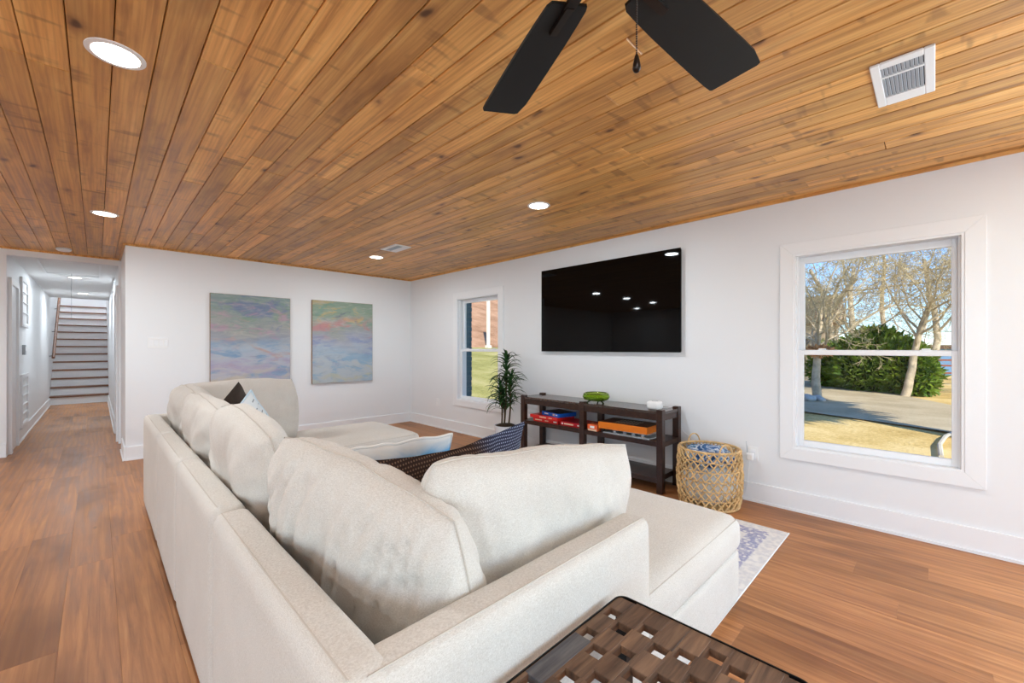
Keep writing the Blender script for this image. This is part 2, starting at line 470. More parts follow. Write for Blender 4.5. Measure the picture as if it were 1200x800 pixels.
# ------------------------------------------------------------------ mesh helpers
class MB:
    def __init__(s): s.v = []; s.f = []
    def box(s, x0, x1, y0, y1, z0, z1):
        b = len(s.v)
        s.v += [(x0, y0, z0), (x1, y0, z0), (x1, y1, z0), (x0, y1, z0), (x0, y0, z1), (x1, y0, z1), (x1, y1, z1), (x0, y1, z1)]
        s.f += [tuple(b + i for i in q) for q in ((0, 3, 2, 1), (4, 5, 6, 7), (0, 1, 5, 4), (1, 2, 6, 5), (2, 3, 7, 6), (3, 0, 4, 7))]
        return s
    def tube(s, pts, r, n=8, closed=False, caps=True):
        pts = [Vector(p) for p in pts]
        N = len(pts); rr = r if isinstance(r, (list, tuple)) else [r] * N
        b = len(s.v)
        t0 = (pts[1] - pts[0]).normalized()
        up = Vector((0, 0, 1)) if abs(t0.z) < 0.9 else Vector((1, 0, 0))
        nrm = t0.cross(up).normalized()
        for i in range(N):
            if closed: t = (pts[(i + 1) % N] - pts[i - 1])
            else: t = pts[min(i + 1, N - 1)] - pts[max(i - 1, 0)]
            if t.length < 1e-9: t = t0
            t = t.normalized()
            nrm = (nrm - t * nrm.dot(t))
            nrm = nrm.normalized() if nrm.length > 1e-6 else t.orthogonal().normalized()
            bi = t.cross(nrm)
            for j in range(n):
                a = 2 * PI * j / n
                s.v.append(tuple(pts[i] + (nrm * math.cos(a) + bi * math.sin(a)) * rr[i]))
        for i in range(N if closed else N - 1):
            for j in range(n):
                i2 = (i + 1) % N
                s.f.append((b + i * n + j, b + i * n + (j + 1) % n, b + i2 * n + (j + 1) % n, b + i2 * n + j))
        if caps and not closed:
            s.f.append(tuple(b + j for j in range(n))[::-1])
            s.f.append(tuple(b + (N - 1) * n + j for j in range(n)))
        return s
    def lathe(s, prof, n=32, cx=0, cy=0, close=False):
        b = len(s.v); N = len(prof)
        for r, z in prof:
            for j in range(n):
                a = 2 * PI * j / n
                s.v.append((cx + r * math.cos(a), cy + r * math.sin(a), z))
        for i in range(N if close else N - 1):
            i2 = (i + 1) % N
            for j in range(n):
                s.f.append((b + i * n + j, b + i * n + (j + 1) % n, b + i2 * n + (j + 1) % n, b + i2 * n + j))
        if not close:
            s.f.append(tuple(b + j for j in range(n))[::-1])
            s.f.append(tuple(b + (N - 1) * n + j for j in range(n)))
        return s
    def prism(s, poly, z0, z1):
        b = len(s.v); n = len(poly)
        s.v += [(x, y, z0) for x, y in poly] + [(x, y, z1) for x, y in poly]
        s.f.append(tuple(b + i for i in range(n))[::-1]); s.f.append(tuple(b + n + i for i in range(n)))
        for i in range(n):
            s.f.append((b + i, b + (i + 1) % n, b + n + (i + 1) % n, b + n + i))
        return s
    def mesh(s, name):
        me = bpy.data.meshes.new(name); me.from_pydata(s.v, [], s.f); me.update()
        return me
    def build(s, name, m, parent=None, loc=None, rot=None, smooth=False, bevel=0, seg=2):
        me = s.mesh(name)
        return link(name, me, m, parent, loc, rot, smooth, bevel, seg)

def link(name, me, m=None, parent=None, loc=None, rot=None, smooth=False, bevel=0, seg=2):
    if bevel or True:
        bm = bmesh.new(); bm.from_mesh(me)
        bmesh.ops.recalc_face_normals(bm, faces=bm.faces)
        if bevel:
            es = [e for e in bm.edges if len(e.link_faces) == 2 and e.calc_face_angle(0) > 0.6]
            bmesh.ops.bevel(bm, geom=es, offset=bevel, segments=seg, affect='EDGES', profile=0.5, clamp_overlap=True)
        bm.to_mesh(me); bm.free()
    if m: 
        me.materials.clear(); me.materials.append(M[m] if isinstance(m, str) else m)
    o = bpy.data.objects.new(name, me); COL.objects.link(o)
    if parent: o.parent = parent
    if loc is not None: o.location = loc
    if rot is not None: o.rotation_euler = rot
    if smooth: shade(me)
    return o

def shade(me, ang=0.7):
    me.polygons.foreach_set('use_smooth', [True] * len(me.polygons))
    try: me.set_sharp_from_angle(angle=ang)
    except Exception: pass
    me.update()

def share(name, me, parent=None, loc=(0, 0, 0), rot=(0, 0, 0)):
    o = bpy.data.objects.new(name, me); COL.objects.link(o)
    if parent: o.parent = parent
    o.location = loc; o.rotation_euler = rot
    return o

def box(name, m, x0, x1, y0, y1, z0, z1, parent=None, bevel=0, seg=2, smooth=False):
    """box given in the parent's frame, origin at its centre"""
    cx, cy, cz = (x0 + x1) / 2, (y0 + y1) / 2, (z0 + z1) / 2
    b = MB().box(x0 - cx, x1 - cx, y0 - cy, y1 - cy, z0 - cz, z1 - cz)
    return b.build(name, m, parent, (cx, cy, cz), None, smooth or bevel > 0.004, bevel, seg)

def tag(o, label=None, cat=None, group=None, kind=None):
    if label: o['label'] = label
    if cat: o['category'] = cat
    if group: o['group'] = group
    if kind: o['kind'] = kind
    return o
def thing(name, label, cat, loc=(0, 0, 0), rotz=0, group=None):
    o = bpy.data.objects.new(name, None); COL.objects.link(o)
    o.empty_display_size = 0.1
    o.location = loc; o.rotation_euler = (0, 0, rotz)
    return tag(o, label, cat, group)
def struct(o): o['kind'] = 'structure'; return o

# ------------------------------------------------------------------ the room
XW, YW, ZC = 3.8705, 6.4061, 2.44
XL, YB, YH = -4.6, -2.6, 7.60     # far left wall, wall behind, plane of the hall opening
HXL, HXR = -0.745, 0.205          # hall side walls
YST = 13.75                       # first stair riser
WT = 0.16

# floor with planks
fl = MB().box(XL, XW + WT, YB, YH, -0.06, -0.008).box(HXL - .1, HXR + .1, YH, YST + 0.3, -0.06, -0.008).build('floor', 'subfloor'); struct(fl)
plank_cache = {}
def plank(kind, m, parent, xc, y0, y1, w, z0, z1, bev):
    L = round(y1 - y0, 2)
    key = (kind, L, round(w, 4))
    if key not in plank_cache:
        b = MB().box(-w / 2, w / 2, -L / 2, L / 2, z0, z1)
        bm = bmesh.new(); me = b.mesh(kind); bm.from_mesh(me)
        zt = z1 if kind == 'plank' else z0
        es = [e for e in bm.edges if all(abs(v.co.z - zt) < 1e-5 for v in e.verts)]
        bmesh.ops.bevel(bm, geom=es, offset=bev, segments=1, affect='EDGES')
        bm.to_mesh(me); bm.free(); me.materials.append(M[m]); plank_cache[key] = me
    return share(kind, plank_cache[key], parent, (xc, (y0 + y1) / 2, 0))
PW = 0.185
rng = random.Random(11)
k0 = int((XL - 0.07) / PW) - 1
for i in range(k0, 24):
    xa = 0.070 + i * PW; xb = xa + PW
    xa2, xb2 = max(xa, XL), min(xb, XW)
    if xb2 - xa2 < 0.02: continue
    y = YB - rng.uniform(0.1, 1.7); end = YST if (xb2 > HXL and xa2 < HXR) else YH
    far = xb2 < -1.3
    while y < end:
        L = rng.choice([1.6, 1.8, 2.0]) if not far else 3.0
        a, b = max(y, YB), min(y + L, end)
        if b - a > 0.05:
            hx0, hx1 = (max(xa2, HXL), min(xb2, HXR))
            if a >= YH - 0.01:
                plank('plank', 'floor', fl, (hx0 + hx1) / 2, a, b, hx1 - hx0 - 0.0003, -0.008, 0.0, 0.0006)
            elif b > YH and (hx0 > xa2 + 0.01 or hx1 < xb2 - 0.01):
                plank('plank', 'floor', fl, (xa2 + xb2) / 2, a, YH, xb2 - xa2 - 0.0003, -0.008, 0.0, 0.0006)
                plank('plank', 'floor', fl, (hx0 + hx1) / 2, YH, b, hx1 - hx0 - 0.0003, -0.008, 0.0, 0.0006)
            else:
                plank('plank', 'floor', fl, (xa2 + xb2) / 2, a, b - 0.001, xb2 - xa2 - 0.0003, -0.008, 0.0, 0.0006)
        y += L

# ceiling with tongue and groove boards
ce = MB().box(XL - .2, XW + WT, YB - .2, YH + .1, ZC + 0.014, ZC + 0.25).build('ceiling', 'gap'); struct(ce)
BW = 0.1255
rng = random.Random(5)
stuffb = MB()
for i in range(-40, 30):
    xa = 0.297 + i * BW; xb = xa + BW
    xa2, xb2 = max(xa, XL), min(xb, XW)
    if xb2 - xa2 < 0.02: continue
    end = YH if (xa + xb) / 2 < 0.24 else YW
    if xb2 < -1.35:
        stuffb.box(xa2 + 0.0015, xb2 - 0.0015, YB, YH, ZC, ZC + 0.012)
        continue
    y = YB - rng.uniform(0.2, 2.6)
    while y < end:
        L = rng.choice([2.4, 2.8, 3.0, 3.4, 3.7])
        a, b = max(y, YB), min(y + L, end)
        if b - a > 0.08:
            plank('board', 'ceil', ce, (xa2 + xb2) / 2, a, b - 0.002, xb2 - xa2 - 0.0026, ZC, ZC + 0.013, 0.0038)
        y += L
tag(stuffb.build('board_field', 'ceil', ce), kind='stuff')

# walls
WIN = {1: (-0.131, 0.776, 0.490, 1.993), 2: (4.151, 5.073, 0.490, 2.005), 3: (-2.25, -1.0, 0.490, 1.993)}  # window three is unseen, added to light the right side
wr = MB()
ys = [YB - WT, WIN[3][0], WIN[3][1], WIN[1][0], WIN[1][1], WIN[2][0], WIN[2][1], YW + WT]
for a, b in ((0, 1), (2, 3), (4, 5), (6, 7)): wr.box(XW, XW + WT, ys[a], ys[b], 0, ZC + .05)
for k in (1, 2, 3):
    y0, y1, z0, z1 = WIN[k]
    wr.box(XW, XW + WT, y0, y1, 0, z0).box(XW, XW + WT, y0, y1, z1, ZC + .05)
struct(wr.build('wall_right', 'wall'))
struct(MB().box(0.23, XW, YW, YH, 0, ZC + .05).build('wall_back', 'wall'))
hw = MB().box(XL, HXL, YH, YH + 0.12, 0, ZC + .05).box(HXL, 0.23, YH, YH + 0.12, 2.352, ZC + .05).box(HXR, 0.23, YH - 0.0, YH + 0.12, 0, 2.352)
struct(hw.build('wall_hall_opening', 'wall'))
# left side and the wall behind the viewpoint with two glazed openings added for light
struct(MB().box(XL - WT, XL, YB, -2.45, 0, ZC + .05).box(XL - WT, XL, -.25, YH, 0, ZC + .05).box(XL - WT, XL, -2.45, -.25, 2.15, ZC + .05).build('wall_left', 'wall'))  # door opening added in this unseen wall to light the room
GD = [(-3.9, -1.5), (-0.3, 3.0)]      # unseen sliding glass doors, added to light the room from behind
wb = MB().box(XL - WT, GD[0][0], YB - WT, YB, 0, ZC + .05).box(GD[0][1], GD[1][0], YB - WT, YB, 0, ZC + .05).box(GD[1][1], XW, YB - WT, YB, 0, ZC + .05)
for a, b in GD: wb.box(a, b, YB - WT, YB, 2.15, ZC + .05)
struct(wb.build('wall_rear', 'wall'))
for n, (a, b) in enumerate(GD + [(-2.45, -.25)]):
    d = bpy.data.objects.new('door_%d' % (n + 3), None); COL.objects.link(d); d.location = ((a + b) / 2, YB - 0.08, 0); struct(d)
    if n == 2: d.location = (XL - .08, (a + b) / 2, 0); d.rotation_euler = (0, 0, PI / 2)
    h = (b - a) / 2
    for s in (-1, 0):
        x0 = s * h; x1 = x0 + h
        fr = MB().box(x0, x0 + .06, -.02, .02, 0, 2.15).box(x1 - .06, x1, -.02, .02, 0, 2.15).box(x0 + .06, x1 - .06, -.02, .02, 0, .1).box(x0 + .06, x1 - .06, -.02, .02, 2.07, 2.15)
        f = fr.build('door_leaf', 'trimw', d)
        MB().box(x0 + .06, x1 - .06, -.003, .003, .1, 2.07).build('pane', 'glass', f)

struct(MB().box(XL - .4, XW + .6, YB - 3.0, YB - .2, 2.52, 2.66).build('roof_sun_block', 'exterior'))  # unseen roof, added to keep sun out of the rear doors

# hall
struct(MB().box(HXL - .12, HXL, YH + .12, 17.6, 0, 6.0).build('wall_hall_left', 'wall'))
struct(MB().box(HXR, HXR + .12, YH + .12, 17.6, 0, 6.0).build('wall_hall_right', 'wall'))
hc = MB().box(HXL, HXR, YH + .12, 13.9, 2.40, 2.5).build('ceiling_hall', 'hallceil'); struct(hc)
HATCH = MB()
hx0, hx1, hy0, hy1 = HXL + .2, HXR - .16, 8.0, 9.35
for a in ((hx0, hx0 + .02, hy0, hy1), (hx1 - .02, hx1, hy0, hy1), (hx0, hx1, hy0, hy0 + .02), (hx0, hx1, hy1 - .02, hy1)):
    HATCH.box(*a, 2.388, 2.40)
ht = HATCH.build('attic_hatch_frame', 'trimw', hc)
MB().box(hx0 + .028, hx1 - .028, hy0 + .03, hy1 - .03, 2.392, 2.40).build('attic_hatch_panel', 'hallceil', hc)
MB().tube([(-.27, 9.2, 2.392), (-.27, 9.2, 1.72)], .0025, 5).build('pull_cord', 'vent_grey', hc)

# baseboards with shoe moulding
BH = 0.155
def baseboard(name, x0, y0, x1, y1, nx, ny):
    """runs from (x0,y0) to (x1,y1) on a wall whose normal into the room is (nx,ny)"""
    b = MB(); t = 0.016; sh = 0.026
    def bx(t0, t1, z0, z1):
        xs = sorted((x0 + nx * t0, x1 + nx * t1)) if nx else sorted((x0, x1))
        ysr = sorted((y0 + ny * t0, y1 + ny * t1)) if ny else sorted((y0, y1))
        b.box(xs[0], xs[1], ysr[0], ysr[1], z0, z1)
    bx(0, t, 0, BH)
    o = b.build(name, 'trimw', bevel=0.003, seg=1); struct(o)
    b2 = MB(); b = b2
    xs = None
    bx(t, sh, 0, 0.018)
    b2.build('shoe_moulding', 'trimw', o)
    return o
baseboard('baseboard_right', XW, YB, XW, YW, -1, 0)
baseboard('baseboard_back', 0.23, YW, XW, YW, 0, -1)
baseboard('baseboard_return', 0.23, YW - .016, 0.23, 7.08, -1, 0)
baseboard('baseboard_left', XL, -.25, XL, YH, 1, 0)
baseboard('baseboard_hall_opening', XL, YH, HXL, YH, 0, -1)
baseboard('baseboard_hall_left', HXL, 8.46, HXL, YST, 1, 0)
baseboard('baseboard_hall_right', HXR, 8.62, HXR, YST, -1, 0)

# ceiling edge trim
def ctrim(n, *a):
    struct(MB().box(*a).build('trim_%d' % n, 'ceil', bevel=0.005, seg=2))
ctrim(1, XW - .02, XW, YB, YW, 2.42, ZC + .004)
ctrim(2, 0.21, XW - .02, YW - .02, YW, 2.42, ZC + .004)
ctrim(3, 0.21, 0.23, YW, YH, 2.42, ZC + .004)
ctrim(4, XL, 0.21, YH - .02, YH, 2.42, ZC + .004)

# windows ------------------------------------------------------------
def make_window(n):
    y0, y1, z0, z1 = WIN[n]
    r = bpy.data.objects.new('window_%d' % n, None); COL.objects.link(r); r.location = (XW, (y0 + y1) / 2, z0); struct(r)
    h = (y1 - y0) / 2; H = z1 - z0; cw = 0.091; ct = 0.018
    # mitred casing, four boards
    def cas(poly):
        b = MB(); k = len(poly)
        b.v = [(-ct, y, z) for y, z in poly] + [(0.0, y, z) for y, z in poly]
        b.f = [tuple(range(k)), tuple(range(2 * k - 1, k - 1, -1))] + [(i, (i + 1) % k, k + (i + 1) % k, k + i) for i in range(k)]
        b.build('casing', 'trimw', r, bevel=0.002, seg=1)
    o0, o1, zo0, zo1 = -h - cw, h + cw, -cw, H + cw
    cas([(o0, zo0), (o1, zo0), (h, 0), (-h, 0)]); cas([(o0, zo1), (-h, H), (h, H), (o1, zo1)])
    cas([(o0, zo0), (-h, 0), (-h, H), (o0, zo1)]); cas([(o1, zo0), (o1, zo1), (h, H), (h, 0)])
    j = MB(); jt = 0.014
    j.box(-.012, WT, -h, -h + jt, 0, H).box(-.012, WT, h - jt, h, 0, H).box(-.012, WT, -h + jt, h - jt, 0, jt).box(-.012, WT, -h + jt, h - jt, H - jt, H)
    # balance tracks that stand out along the jambs
    j.box(.075, .083, -h + jt, -h + jt + .01, jt, H - jt).box(.075, .083, h - jt - .01, h - jt, jt, H - jt)
    j.box(.03, .038, -h + jt, -h + jt + .012, jt, H - jt).box(.03, .038, h - jt - .012, h - jt, jt, H - jt)
    j.build('jamb', 'trimw', r)
    hi = h - jt - .001; mid = 1.235 - z0
    def sash(name, x0, x1, za, zb, bot, top):
        st = .040
        b = MB().box(x0, x1, -hi, -hi + st, za, zb).box(x0, x1, hi - st, hi, za, zb).box(x0, x1, -hi + st, hi - st, za, za + bot).box(x0, x1, -hi + st, hi - st, zb - top, zb)
        s = b.build(name, 'trimw', r, bevel=0.003, seg=1)
        MB().box((x0 + x1) / 2 - .002, (x0 + x1) / 2 + .002, -hi + st, hi - st, za + bot, zb - top).build('pane', 'glass', s)
        return s
    sash('upper_sash', .088, .116, mid - .012, H - jt, .03, .05)
    lo = sash('lower_sash', .042, .072, jt, mid + .014, .045, .035)
    for s in (-1, 1):
        lk = MB().box(.044, .070, s * h * .62 - .03, s * h * .62 + .03, mid + .014, mid + .020)
        lk.tube([(.057, s * h * .62 - .022, mid + .024), (.057, s * h * .62 + .022, mid + .024)], .006, 6)
        lk.build('sash_lock', 'trimw', lo)
    return r
make_window(1); make_window(2); make_window(3)

# hall doors: a door in the left hall wall, one on the right with its casing
def hall_door(n, x, sgn, ya, yb, hh, proud):
    d = bpy.data.objects.new('door_%d' % n, None); COL.objects.link(d); d.location = (x, (ya + yb) / 2, 0); struct(d)
    w = (yb - ya) / 2
    MB().box(min(0, sgn * .006), max(0, sgn * .006), -w, w, 0, hh).build('door_leaf', 'trimw', d)
    for a, b, z0, z1 in ((-w - .08, -w, 0, hh + .08), (w, w + .08, 0, hh + .08), (-w, w, hh, hh + .08)):
        MB().box(min(0, sgn * proud), max(0, sgn * proud), a, b, z0, z1).build('casing', 'trimw', d, bevel=0.003, seg=1)
    for z0, z1 in ((.2, .9), (1.0, 1.9)):
        MB().box(min(sgn * .006, sgn * .012), max(sgn * .006, sgn * .012), -w + .12, w - .12, z0, z1).build('door_panel', 'trimw', d, bevel=.003, seg=1)
hall_door(1, HXL, 1, 7.82, 8.36, 2.03, .03)
hall_door(2, HXR, -1, 7.85, 8.52, 2.03, .02)

# stairs
stz = struct(bpy.data.objects.new('staircase', None)); COL.objects.link(stz); stz.location = ((HXL + HXR) / 2, YST, 0)
RI, TR = 0.188, 0.27
hwid = (HXR - HXL) / 2 - .002
rm = MB().box(-hwid, hwid, 0, .02, 0, RI - .03).mesh('riser'); rm.materials.append(M['trimw'])
tm = MB().box(-hwid, hwid, -.028, TR + .0, -.03, 0).mesh('tread'); tm.materials.append(M['tread'])
for i in range(13):
    share('riser', rm, stz, (0, i * TR, i * RI)); share('tread', tm, stz, (0, i * TR, (i + 1) * RI))
MB().box(-hwid, hwid, .026, .04, .0, .0145).build('shoe_moulding', 'trimw', stz, loc=(0, -.04, 0))
up = MB().box(HXL, HXR, 17.27, 20.5, 2.35, 13 * RI).build('floor_upper_landing', 'floor'); struct(up)
struct(MB().box(-1.6, 1.2, 20.5, 20.6, 2.35, 6.0).build('wall_upper_landing', 'wall'))
struct(MB().box(-1.7, -1.6, 17.6, 20.6, 2.35, 6).box(1.2, 1.3, 17.6, 20.6, 2.35, 6).box(-1.7, 1.3, 13.9, 20.6, 4.9, 5.0).box(HXL, HXR, 13.9, 14.0, 2.5, 4.9).build('wall_upper_hall', 'wall'))
pic = thing('picture', 'small brown and gold wide picture on the wall above the stairs', 'picture', (-.28, 20.49, 3.02))
MB().box(-.24, .24, -.02, 0, -.06, .06).build('frame', 'tread', pic)
MB().box(-.21, .21, -.025, -.02, -.035, .035).build('canvas', 'canvas_edge', pic)
hr = thing('stair_handrail', 'brown wooden handrail with dark brackets on the hall left wall', 'handrail', (HXL + .07, 13.6, 1.05))
sl = RI / TR
MB().tube([(0, 0, 0), (0, 3.6, 3.6 * sl)], .026, 10).build('rail', 'tread', hr, smooth=True)
for t in (.15, .95, 1.8, 2.7):
    MB().tube([(-.068, t, t * sl - .07), (-.02, t, t * sl - .06), (0, t, t * sl - .02)], .007, 6).build('bracket', 'metal_dark', hr)

# ------------------------------------------------------------------ recessed lamps and ceiling fittings
def recessed_lamp(x, y, label, z=ZC, watts=None, group='recessed lamps in the board ceiling', r=.092):
    t = thing('recessed_light', label, 'light', (x, y, z), 0, group)
    MB().lathe([(r * .80, -.002), (r * .80, -.006), (r, -.004), (r, 0.0), (r * .8, .0)], 36, close=True).build('trim_ring', 'plastic_w', t, smooth=True)
    MB().lathe([(r * .80, -.001), (r * .80, -.0035)], 36).build('lens', 'lamp', t)
    ld = bpy.data.lights.new('lamp', 'AREA'); ld.shape = 'DISK'; ld.size = r * 1.6
    ld.energy = LAMP_W if watts is None else watts; ld.color = (0.84, 0.94, 1.0)
    lo = bpy.data.objects.new('lamp', ld); COL.objects.link(lo); lo.parent = t; lo.location = (0, 0, -.012)
    return t
recessed_lamp(.055, 2.30, 'large bright recessed light nearest the camera in the upper left corner')
recessed_lamp(.050, 5.10, 'recessed light in the boards just before the hallway opening')
recessed_lamp(2.585, 2.295, 'recessed light in the boards above the television')
recessed_lamp(2.565, 5.075, 'recessed light beside the small ceiling vent in the far corner')
for q, lab in (((.055, -.5), 'recessed light behind the viewpoint on the left'), ((2.58, -.9), 'recessed light beyond the right window, outside the picture'),
               ((-1.2, 5.1), 'second light from the left among those mirrored in the television'), ((-2.5, 5.1), 'rightmost light mirrored in the middle of the television'),
               ((-2.5, 2.3), 'recessed light in the left part of the room beyond the picture'), ((-2.5, -.5), 'recessed light in the rear left part of the room'),
               ((-3.7, 6.2), 'lowest and smallest light mirrored in the television')):
    recessed_lamp(q[0], q[1], lab)
recessed_lamp(-.245, 9.73, 'nearer recessed light in the white hallway ceiling', 2.40, HALL_W, 'hallway lights', .09)
recessed_lamp(-.20, 12.5, 'farther recessed light in the hallway ceiling by the stairs', 2.40, HALL_W, 'hallway lights', .09)
recessed_lamp(-.25, 18.6, 'unseen light added over the upper landing to brighten the stairs', 4.89, HALL_W * 4, 'hallway lights', .09)  # unseen landing lamp, added to brighten the stairs

recessed_lamp(-.27, 15.6, 'unseen light added high above the stairs to brighten the treads', 4.89, HALL_W * 4, 'hallway lights', .09)  # second unseen lamp, added to lift the dark treads
def vent(x, y, lx, ly, label):
    t = thing('ceiling_vent', label, 'vent', (x, y, ZC), 0, 'ceiling vents')
    hx, hy = lx / 2, ly / 2; b = .032; e = .09
    f = MB().box(-hx, hx, -hy, -hy + b, -.01, 0).box(-hx, hx, hy - b, hy, -.01, 0).box(-hx, -hx + b + .015, -hy + b, hy - b, -.01, 0).box(hx - e, hx, -hy + b, hy - b, -.01, 0)
    f.build('frame', 'plastic_w', t, bevel=.003, seg=1)
    MB().box(-hx + .01, hx - .01, -hy + .01, hy - .01, -.003, -.001).build('backing', 'vent_dark', t)
    x0, x1 = -hx + b + .015, hx - e
    MB().box(x0 + .07, x0 + .082, -hy + b, hy - b, -.012, -.003).build('crossbar', 'plastic_w', t)
    n = int((ly - 2 * b) / .0125)
    sm = MB().box(x0, x1, -.0050, .0050, -.009, -.0045).mesh('slat'); sm.materials.append(M['vent_grey'])
    for i in range(n):
        yy = -hy + b + (i + .5) * (ly - 2 * b) / n
        share('slat', sm, t, (0, yy, 0), (0.35, 0, 0))
    return t
vent(2.49, .096, .41, .195, 'large white slatted ceiling vent above the right window')
vent(2.49, 4.45, .21, .35, 'small white ceiling vent near the far corner light')

sd = thing('smoke_detector', 'round white smoke detector on the boards above the hallway', 'smoke detector', (-.275, 7.22, ZC))
MB().lathe([(.06, 0), (.066, -.008), (.064, -.022), (.05, -.034), (.02, -.038)], 28).build('housing', 'plastic_w', sd, smooth=True)
MB().lathe([(.0665, -.010), (.0672, -.012), (.0665, -.014)], 28).build('vent_ring', 'vent_grey', sd)

# ceiling fan -----------------------------------------------------------
FZ = 2.15
fan = thing('ceiling_fan', 'black five-blade ceiling fan with a pull chain', 'fan', (.80, .521, FZ))
MB().lathe([(.065, ZC - FZ), (.07, ZC - FZ - .03), (.045, ZC - FZ - .06)], 28).build('canopy', 'black', fan, smooth=True)
MB().tube([(0, 0, ZC - FZ - .06), (0, 0, .1)], .014, 12).build('downrod', 'black', fan, smooth=True)
MB().lathe([(.03, .14), (.075, .13), (.09, .10), (.09, .05), (.08, .03), (.06, .02)], 32).build('motor', 'black', fan, smooth=True)
MB().lathe([(.058, .02), (.055, -.03), (.045, -.045), (.015, -.05)], 28).build('switch_housing', 'black', fan, smooth=True)
def blade_mesh():
    b = MB(); R0, R1 = .19, .685
    up, lo = [], []
    outl = [(.19, .052), (.21, .062), (.30, .068), (.42, .073), (.54, .077), (.62, .079), (.655, .078)]
    tip = [(.667, .070), (.676, .03), (.683, -.02), (.688, -.066)]
    pts = [(x, y) for x, y in outl] + tip + [(x, -y) for x, y in reversed(outl)][0:0]
    pts = [(.150, -.052), (.150, .050), (.165, .058)] + outl[1:] + [(.662, .074), (.688, -.058), (.684, -.070)] + [(x, -y) for x, y in reversed(outl[1:-1])] + [(.165, -.058)]
    b.prism(pts, -.004, .004)
    me = b.mesh('blade'); me.materials.append(M['black'])
    return me
bme = blade_mesh()
ir = MB().box(.05, .16, -.016, .016, -.012, -.003).box(.15, .25, -.011, .011, -.014, -.0045)
irm = ir.mesh('blade_iron'); irm.materials.append(M['bronze'])
PITCH = math.radians(-12)
for i in range(5):
    a = math.radians(64.9 - 70.6 - 72 * 0) + math.radians(72) * i
    bo = share('blade', bme, fan, (0, 0, 0), Euler((PITCH, 0, a)))
    share('blade_iron', irm, bo)
ch = MB()
cx, cy = .024, -.070
for i in range(44):
    z = -.03 - i * .005
    ch.lathe([(.0006, z), (.0019, z - .0015), (.0019, z - .003), (.0006, z - .0045)], 6, cx, cy)
ch.build('pull_chain', 'bronze', fan)
MB().lathe([(.002, -.25), (.0045, -.256), (.008, -.272), (.009, -.282), (.006, -.288), (.002, -.29)], 16, cx, cy).build('chain_pull', 'bronze', fan, smooth=True)

# ------------------------------------------------------------------ soft shapes
def soft_box(name, m, x0, x1, y0, y1, z0, z1, r, crown=0.0, parent=None, cuts=12, bulge=0.0, seed=0.0, wr=0.0):
    hx, hy, hz = (x1 - x0) / 2, (y1 - y0) / 2, (z1 - z0) / 2
    c = ((x0 + x1) / 2, (y0 + y1) / 2, (z0 + z1) / 2)
    bm = bmesh.new(); bmesh.ops.create_cube(bm, size=2.0)
    bmesh.ops.subdivide_edges(bm, edges=bm.edges[:], cuts=cuts, use_grid_fill=True)
    for v in bm.verts:
        def mp(t, h):        # denser towards the edges
            s = math.copysign(abs(t) ** 0.55, t)
            return s * h
        p = Vector((mp(v.co.x, hx), mp(v.co.y, hy), mp(v.co.z, hz)))
        q = Vector((max(-hx + r, min(hx - r, p.x)), max(-hy + r, min(hy - r, p.y)), max(-hz + r, min(hz - r, p.z))))
        d = p - q
        if d.length > 1e-9: p = q + d.normalized() * r * (1 if max(abs(d.x), abs(d.y), abs(d.z)) >= 0 else 1)
        fx, fy, fz = 1 - (p.x / hx) ** 2, 1 - (p.y / hy) ** 2, 1 - (p.z / hz) ** 2
        if p.z > 0: p.z += crown * max(fx, 0) ** .6 * max(fy, 0) ** .6 * (p.z / hz)
        if bulge:
            if abs(v.co.x) > .99: p.x += math.copysign(bulge * max(fz, 0) * max(fy, 0) ** .5, v.co.x)
            if abs(v.co.y) > .99: p.y += math.copysign(bulge * max(fz, 0) * max(fx, 0) ** .5, v.co.y)
        if wr:
            n = noise.noise(Vector((p.x * 5 + seed, p.y * 5, p.z * 5 + seed)))
            p += p.normalized() * n * wr
        v.co = p
    me = bpy.data.meshes.new(name); bm.to_mesh(me); bm.free()
    o = link(name, me, m, parent, c); shade(me, 1.2)
    return o

